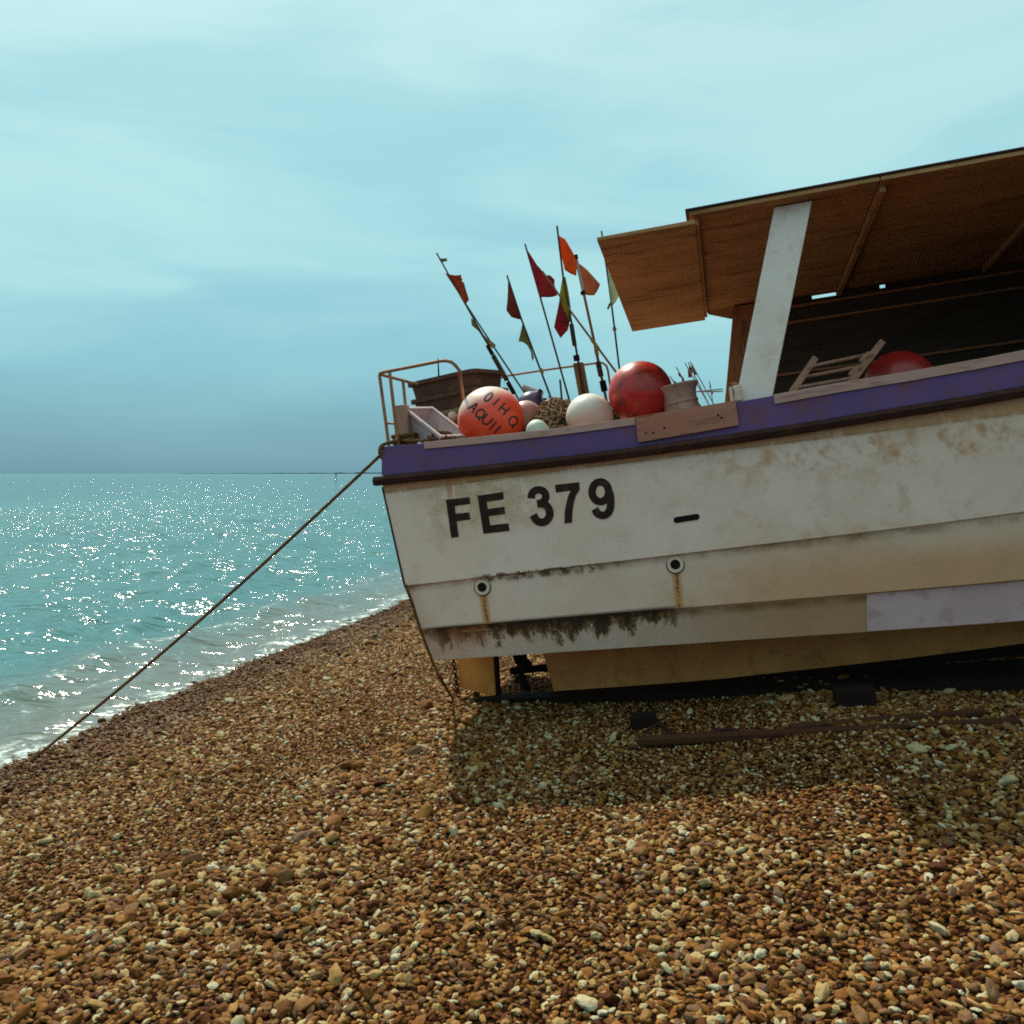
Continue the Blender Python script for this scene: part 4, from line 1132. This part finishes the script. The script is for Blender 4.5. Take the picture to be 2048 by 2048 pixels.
tag(o, 'long taut brown mooring rope running from the stern corner down to the waterline', 'rope')
# rope hanging down the transom edge and a chain beside the rudder
h = [L(811, 1170, .03), L(824, 1205, .02), L(842, 1262, .06), L(866, 1325, .15), L(884, 1362, .20)]
g_ = LW(905, 1396, GW + .02); h.append(g_)
o = twist(curve_pts(h, 16), .013).build('hanging_rope', 'rope', None, True, mw=MB_.copy())
tag(o, 'brown rope hanging down the transom edge to the stones', 'rope')
e = empty('rudder_chain', 'dark chain hanging straight down beside the ochre rudder', 'chain', MB_.copy())
a_ = L(905, 1318, 1.25); c_ = L(917, 1392, 1.25); a_.z = -1.66; c_.z = max(c_.z, GW + .01)
nl = 15
lk_ = MB()
for i in range(nl):
    c = a_.lerp(c_, (i + .5) / nl); ln = (c_ - a_).length / nl * .72; dr_ = (c_ - a_).normalized()
    sd = Vector((0, 1, 0)) if i % 2 else dr_.cross(Vector((0, 1, 0))).normalized()
    pts = [c + dr_ * math.sin(q) * ln * .85 + sd * math.cos(q) * .016 for q in [2 * math.pi * k / 12 for k in range(13)]]
    MB().tube(pts, .006, 6).build('chain_link', 'black', e, True)

# ladder leaning inside the shelter
e = empty('wooden_ladder', 'short weathered wooden ladder leaning over the gunwale under the shelter', 'ladder', MB_.copy())
def lrail(p, q):
    a_, c_ = L(*p, .085), L(*q, .30)
    d_ = (a_ - c_).normalized(); a2 = a_ + d_ * .03
    n_ = d_.cross(Vector((0, 1, 0))).normalized(); m_ = d_.cross(n_).normalized()
    vs = [p_ + n_ * s1 * .023 + m_ * s2 * .021 for p_ in (a2, c_) for s1, s2 in ((-1, -1), (1, -1), (1, 1), (-1, 1))]
    MB().hexa(vs).build('side_rail', 'ladder', e, bevel=.006)
    return a2, c_
A0, A1 = lrail((1583, 785), (1630, 717)); B0, B1 = lrail((1704, 762), (1764, 684))
for t_ in (.80, .50, .22):
    MB().tube(lin(A0.lerp(A1, t_ - .03), B0.lerp(B1, t_ - .26 * 0 - .08), 4), .013, 8).build('rung', 'ladder', e, True)
# two worn blocks lashed to the far rail
for t_ in (.62, .30):
    q = B0.lerp(B1, t_); MB().lathe([(.012, -.05), (.026, -.04), (.028, 0), (.024, .04), (.012, .05)], 10, q + Vector((-.03, -.01, 0)), (.75, .0, .65)).build('lashed_block', 'ladder', e, True)

# ------------------------------------------------------------------ flag poles
def flag(e, pts, v, mat, amp=.03, seed=0, org=None):
    P = [L(px, py, v) for px, py in pts]
    me = bpy.data.meshes.new('flag'); bm = bmesh.new()
    vs = [bm.verts.new(p - org) for p in P]; bm.faces.new(vs)
    bmesh.ops.triangulate(bm, faces=bm.faces)
    for _ in range(3): bmesh.ops.subdivide_edges(bm, edges=bm.edges[:], cuts=1, use_grid_fill=True)
    a0 = P[0] - org
    r_ = random.Random(seed); k1, k2, f1 = r_.uniform(14, 22), r_.uniform(-12, 12), r_.uniform(0, 6)
    mx = max((p - P[0]).length for p in P)
    for q in bm.verts:
        d = min(1, max(0, (q.co - a0).length / mx * 1.5))
        q.co.y += amp * d * 1.7 * math.sin(k1 * q.co.x + k2 * q.co.z + f1) + amp * .5 * d * math.sin(31 * q.co.x - 17 * q.co.z + 2 * f1)
    bm.to_mesh(me); bm.free()
    me.materials.append(M[mat]); me.polygons.foreach_set('use_smooth', [True] * len(me.polygons))
    o = bpy.data.objects.new('flag', me); COL.objects.link(o); o.parent = e
    md = o.modifiers.new('cloth', 'SOLIDIFY'); md.thickness = .0025; md.offset = 0
    return o
GRP = 'flagged marker poles standing on the stern deck'
def pole(label, pts, v, r, mat='pole', flags=(), r1=None, mid=(), wraps=(), vb=None):
    P = [L(px, py, v) for px, py in pts]
    d_ = P[-1] - P[-2]; q = P[-2] + d_ * ((DECK - P[-2].z) / d_.z)
    P[-1] = q
    e = empty('marker_flag_pole', label, 'flag pole', BM(q), GRP)
    P2 = [p - q for p in P]
    MB().tube(P2[::-1], r, 8, r1 or r * .8).build('pole_shaft', mat, e, True)
    for i, (pp, mt, amp) in enumerate(flags): flag(e, pp, v + .002 * i, mt, amp, i + len(pp), q)
    for (px, py, ln, mt, k) in wraps:
        c = L(px, py, v) - q; ax = (P2[0] - P2[-1]).normalized()
        MB().tube([c - ax * ln / 2, c - ax * ln * .2, c + ax * ln * .25, c + ax * ln / 2], r * k, 8).build('binding', mt, e, True)
    return e
pole('leftmost leaning flag pole with a tattered orange flag near its top', [(873, 506), (931, 609), (978, 692), (1030, 786)], 1.65, .0085, 'pole',
     [([(890, 546), (900, 549), (912, 551), (923, 550), (922, 557), (926, 558), (924, 564), (929, 566), (927, 571), (932, 574), (929, 579), (934, 583), (932, 587), (940, 601), (934, 609), (929, 606)], 'f_orange', .02),
      ([(880, 517), (893, 516), (894, 522), (884, 524)], 'f_olive', .006)],
     wraps=[(980, 700, .10, 'black', 2.2), (1000, 736, .26, 'netdark', 2.6), (1022, 776, .12, 'black', 2.4)])
pole('bare dark pole crossing behind the tattered orange flag pole with rolled olive cloth', [(929, 604), (985, 690), (1050, 787)], 1.72, .0085, 'pole',
     [([(942, 636), (950, 642), (960, 662), (975, 678), (985, 684), (992, 690), (990, 697), (976, 692), (964, 672), (954, 658), (943, 650)], 'f_olive', .012)], wraps=[(983, 689, .06, 'tape', 1.9)])
pole('flag pole with rust brown pennant above a torn olive flag', [(1014, 551), (1043, 639), (1096, 780)], 1.55, .0095, 'pole',
     [([(1016, 558), (1043, 638), (1034, 637), (1024, 635), (1023, 628), (1015, 622), (1016, 600)], 'f_brown', .02),
      ([(1045, 648), (1060, 690), (1070, 716), (1066, 723), (1062, 704), (1054, 690), (1046, 684), (1036, 682), (1040, 668)], 'f_olive', .02)],
     wraps=[(1083, 742, .05, 'tape', 1.6)])
pole('thin flag pole with a deep red pennant on its right', [(1050, 488), (1081, 596), (1138, 798)], 1.45, .009, 'pole',
     [([(1052, 496), (1060, 508), (1074, 530), (1090, 548), (1098, 548), (1108, 558), (1107, 568), (1103, 566), (1110, 579), (1112, 588), (1098, 594), (1081, 597)], 'f_red', .03)])
pole('pole with bright orange flag at the top and lime and red flags lower down', [(1114, 452), (1126, 552), (1142, 640), (1156, 720), (1160, 745)], 1.84, .011, 'pole',
     [([(1115, 470), (1130, 478), (1143, 500), (1148, 510), (1154, 527), (1152, 551), (1140, 546), (1128, 538), (1121, 506)], 'f_bright', .025),
      ([(1125, 554), (1131, 554), (1136, 580), (1139, 610), (1142, 632), (1139, 643), (1128, 645), (1117, 646), (1127, 624), (1121, 600), (1119, 588)], 'f_lime', .02),
      ([(1119, 600), (1127, 620), (1118, 646), (1128, 646), (1139, 645), (1136, 661), (1122, 677), (1109, 655), (1114, 630)], 'f_red', .02)],
     wraps=[(1146, 670, .20, 'netdark', 1.9), (1153, 716, .05, 'black', 2.6)])
pole('brown pole slanting steeply across the others down to the red buoy', [(1085, 543), (1141, 622), (1190, 688), (1238, 752)], 1.35, .010, 'polew',
     [], wraps=[(1190, 688, .10, 'tape', 1.5)])
pole('grey-topped pole with a faded orange flag', [(1151, 511), (1168, 589), (1189, 686), (1208, 778)], 2.05, .014, 'polew',
     [([(1158, 527), (1165, 532), (1173, 538), (1187, 553), (1200, 568), (1194, 579), (1187, 588), (1176, 589), (1167, 588)], 'f_tan', .03)], r1=.012,
     wraps=[(1151.5, 514, .04, 'black', 1.5), (1160, 552, .28, 'greypipe', 1.12), (1166, 586, .03, 'black', 1.7), (1193, 704, .06, 'tape', 1.35), (1199, 738, .14, 'netdark', 1.8), (1207, 772, .10, 'black', 2.2)])
pole('dark pole with a pale green flag next to the shelter roof', [(1203, 462), (1211, 520), (1224, 616), (1240, 748)], 1.75, .009, 'pole',
     [([(1213, 522), (1222, 546), (1231, 570), (1238, 591), (1231, 604), (1224, 613), (1219, 575)], 'f_pale', .02),
      ([(1223, 602), (1221, 612), (1217, 620), (1214, 618), (1217, 608)], 'f_olive', .01)], wraps=[(1212, 522, .05, 'tape', 1.5), (1229, 658, .03, 'tape', 1.9)])

# red flags on poles stuck in the beach beyond the boat
def farpole(label, top, low_, depth, flags):
    k = depth
    def Wp(px, py): return Vector(((px - CX) / FPX * k, k, (HY - py) / FPX * k + CAMZ))
    a_, b_ = Wp(*top), Wp(*low_)
    d_ = b_ - a_; t_ = 1.0
    while True:
        q = a_ + d_ * t_
        if q.z < ground(q.x, q.y) - .1 or t_ > 40: break
        t_ += .05
    e = empty('beach_flag_pole', label, 'flag pole', Matrix.Translation(q), 'red flags beyond the boat')
    MB().tube([q - q, a_ - q], .017, 6, .012).build('pole_shaft', 'greypipe' if depth > 17.5 else 'pole', e, True)
    for pts, mt in flags:
        me = bpy.data.meshes.new('flag'); bm = bmesh.new()
        bm.faces.new([bm.verts.new(Wp(*p) - q) for p in pts]); bmesh.ops.triangulate(bm, faces=bm.faces)
        bmesh.ops.subdivide_edges(bm, edges=bm.edges[:], cuts=2, use_grid_fill=True)
        for w_ in bm.verts: w_.co.y += .05 * math.sin(9 * w_.co.x + 7 * w_.co.z)
        bm.to_mesh(me); bm.free(); me.materials.append(M[mt])
        o = bpy.data.objects.new('flag', me); COL.objects.link(o); o.parent = e
        md = o.modifiers.new('cloth', 'SOLIDIFY'); md.thickness = .006
sx = lambda x, y: (1320 + x / 10.733, 700 + y / 10.733)
farpole('distant flag pole whose red flag just clears the big red buoy', sx(215, 560), sx(330, 740), 18.0, [([sx(290, 655), sx(345, 705), sx(350, 760), sx(285, 760)], 'f_red')])
farpole('distant flag pole with a long narrow red flag above the winch drum', sx(345, 365), sx(530, 680), 18.6, [([sx(395, 470), sx(430, 500), sx(500, 590), sx(530, 690), sx(470, 700), sx(455, 600), sx(385, 545)], 'f_red')])
farpole('leftmost of the three clustered far flag poles, its red flag hanging low', sx(535, 280), sx(870, 860), 19.0, [([sx(600, 400), sx(640, 420), sx(680, 540), sx(680, 590), sx(600, 595)], 'f_red')])
farpole('middle of the three clustered far flag poles with a dark red flag', sx(605, 265), sx(1040, 1150), 19.6, [([sx(620, 340), sx(660, 400), sx(690, 470), sx(690, 530), sx(610, 480)], 'f_brown')])
farpole('rightmost of the three clustered far flag poles with a pointed red flag', sx(650, 245), sx(1140, 1140), 20.2, [([sx(675, 290), sx(740, 390), sx(800, 530), sx(730, 530), sx(690, 420)], 'f_red')])
farpole('lone far flag pole by the shelter with a tiny red flag over an orange one', sx(1060, 660), sx(1135, 1140), 21.0, [([sx(1068, 740), sx(1105, 760), sx(1100, 810), sx(1070, 810)], 'f_red'), ([sx(1090, 880), sx(1155, 890), sx(1150, 945), sx(1100, 955)], 'f_bright')])

# ------------------------------------------------------------------ under and beside the boat
def gbox(name, label, cat, cpx, cpy, u_len, v_len, h, mat, sink=.02, rot=0.0, bev=.01):
    c = LW(cpx, cpy, GW); w_ = toW(c); gz = ground(w_.x, w_.y)
    mw = MB_.to_3x3().to_4x4(); mw = Matrix.Translation((w_.x, w_.y, gz - sink)) @ mw @ Matrix.Rotation(rot, 4, 'Z')
    o = MB().box((-u_len / 2, -v_len / 2, 0), (u_len / 2, v_len / 2, h)).build(name, mat, None, bevel=bev, mw=mw)
    return tag(o, label, cat)
gbox('wooden_chock', 'squat black chock on the stones in front of the keel', 'chock', 1290, 1440, .19, .14, .12, 'black', .03, .1)
gbox('wooden_chock', 'larger black chock deep in the shade towards the right', 'chock', 1712, 1412, .26, .20, .15, 'black', .03)
gbox('skid_timber', 'long half-buried brown timber lying on the stones in the boat shadow', 'timber', 1640, 1468, 2.3, .09, .05, 'timber', .028, math.radians(-1.5))
gbox('skid_timber', 'shorter dark timber angled beside the long one at the lower right', 'timber', 1775, 1446, 1.2, .08, .045, 'timber', .022, math.radians(5))
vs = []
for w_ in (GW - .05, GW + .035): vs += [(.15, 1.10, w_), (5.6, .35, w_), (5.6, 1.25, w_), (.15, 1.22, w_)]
o = MB().hexa(vs).build('keel_shade_board', 'black', None, bevel=.01, mw=MB_.copy())  # black board added to draw the dark shadow band below the keel
tag(o, 'long black board added under the keel to give its deep shade', 'shade board')
pts = [LW(px, py, GW + .03) for px, py in ((1290, 1448), (1320, 1436), (1340, 1450), (1366, 1462), (1400, 1462), (1440, 1455), (1480, 1458))]
pw_ = []
for q in curve_pts(pts, 8):
    w_ = toW(q); w_.z = ground(w_.x, w_.y) + .03; pw_.append(w_)
o = twist(pw_, .013).build('ground_rope', 'strake', None, True)
tag(o, 'dark rope snaking over the shaded stones from the chock', 'rope')
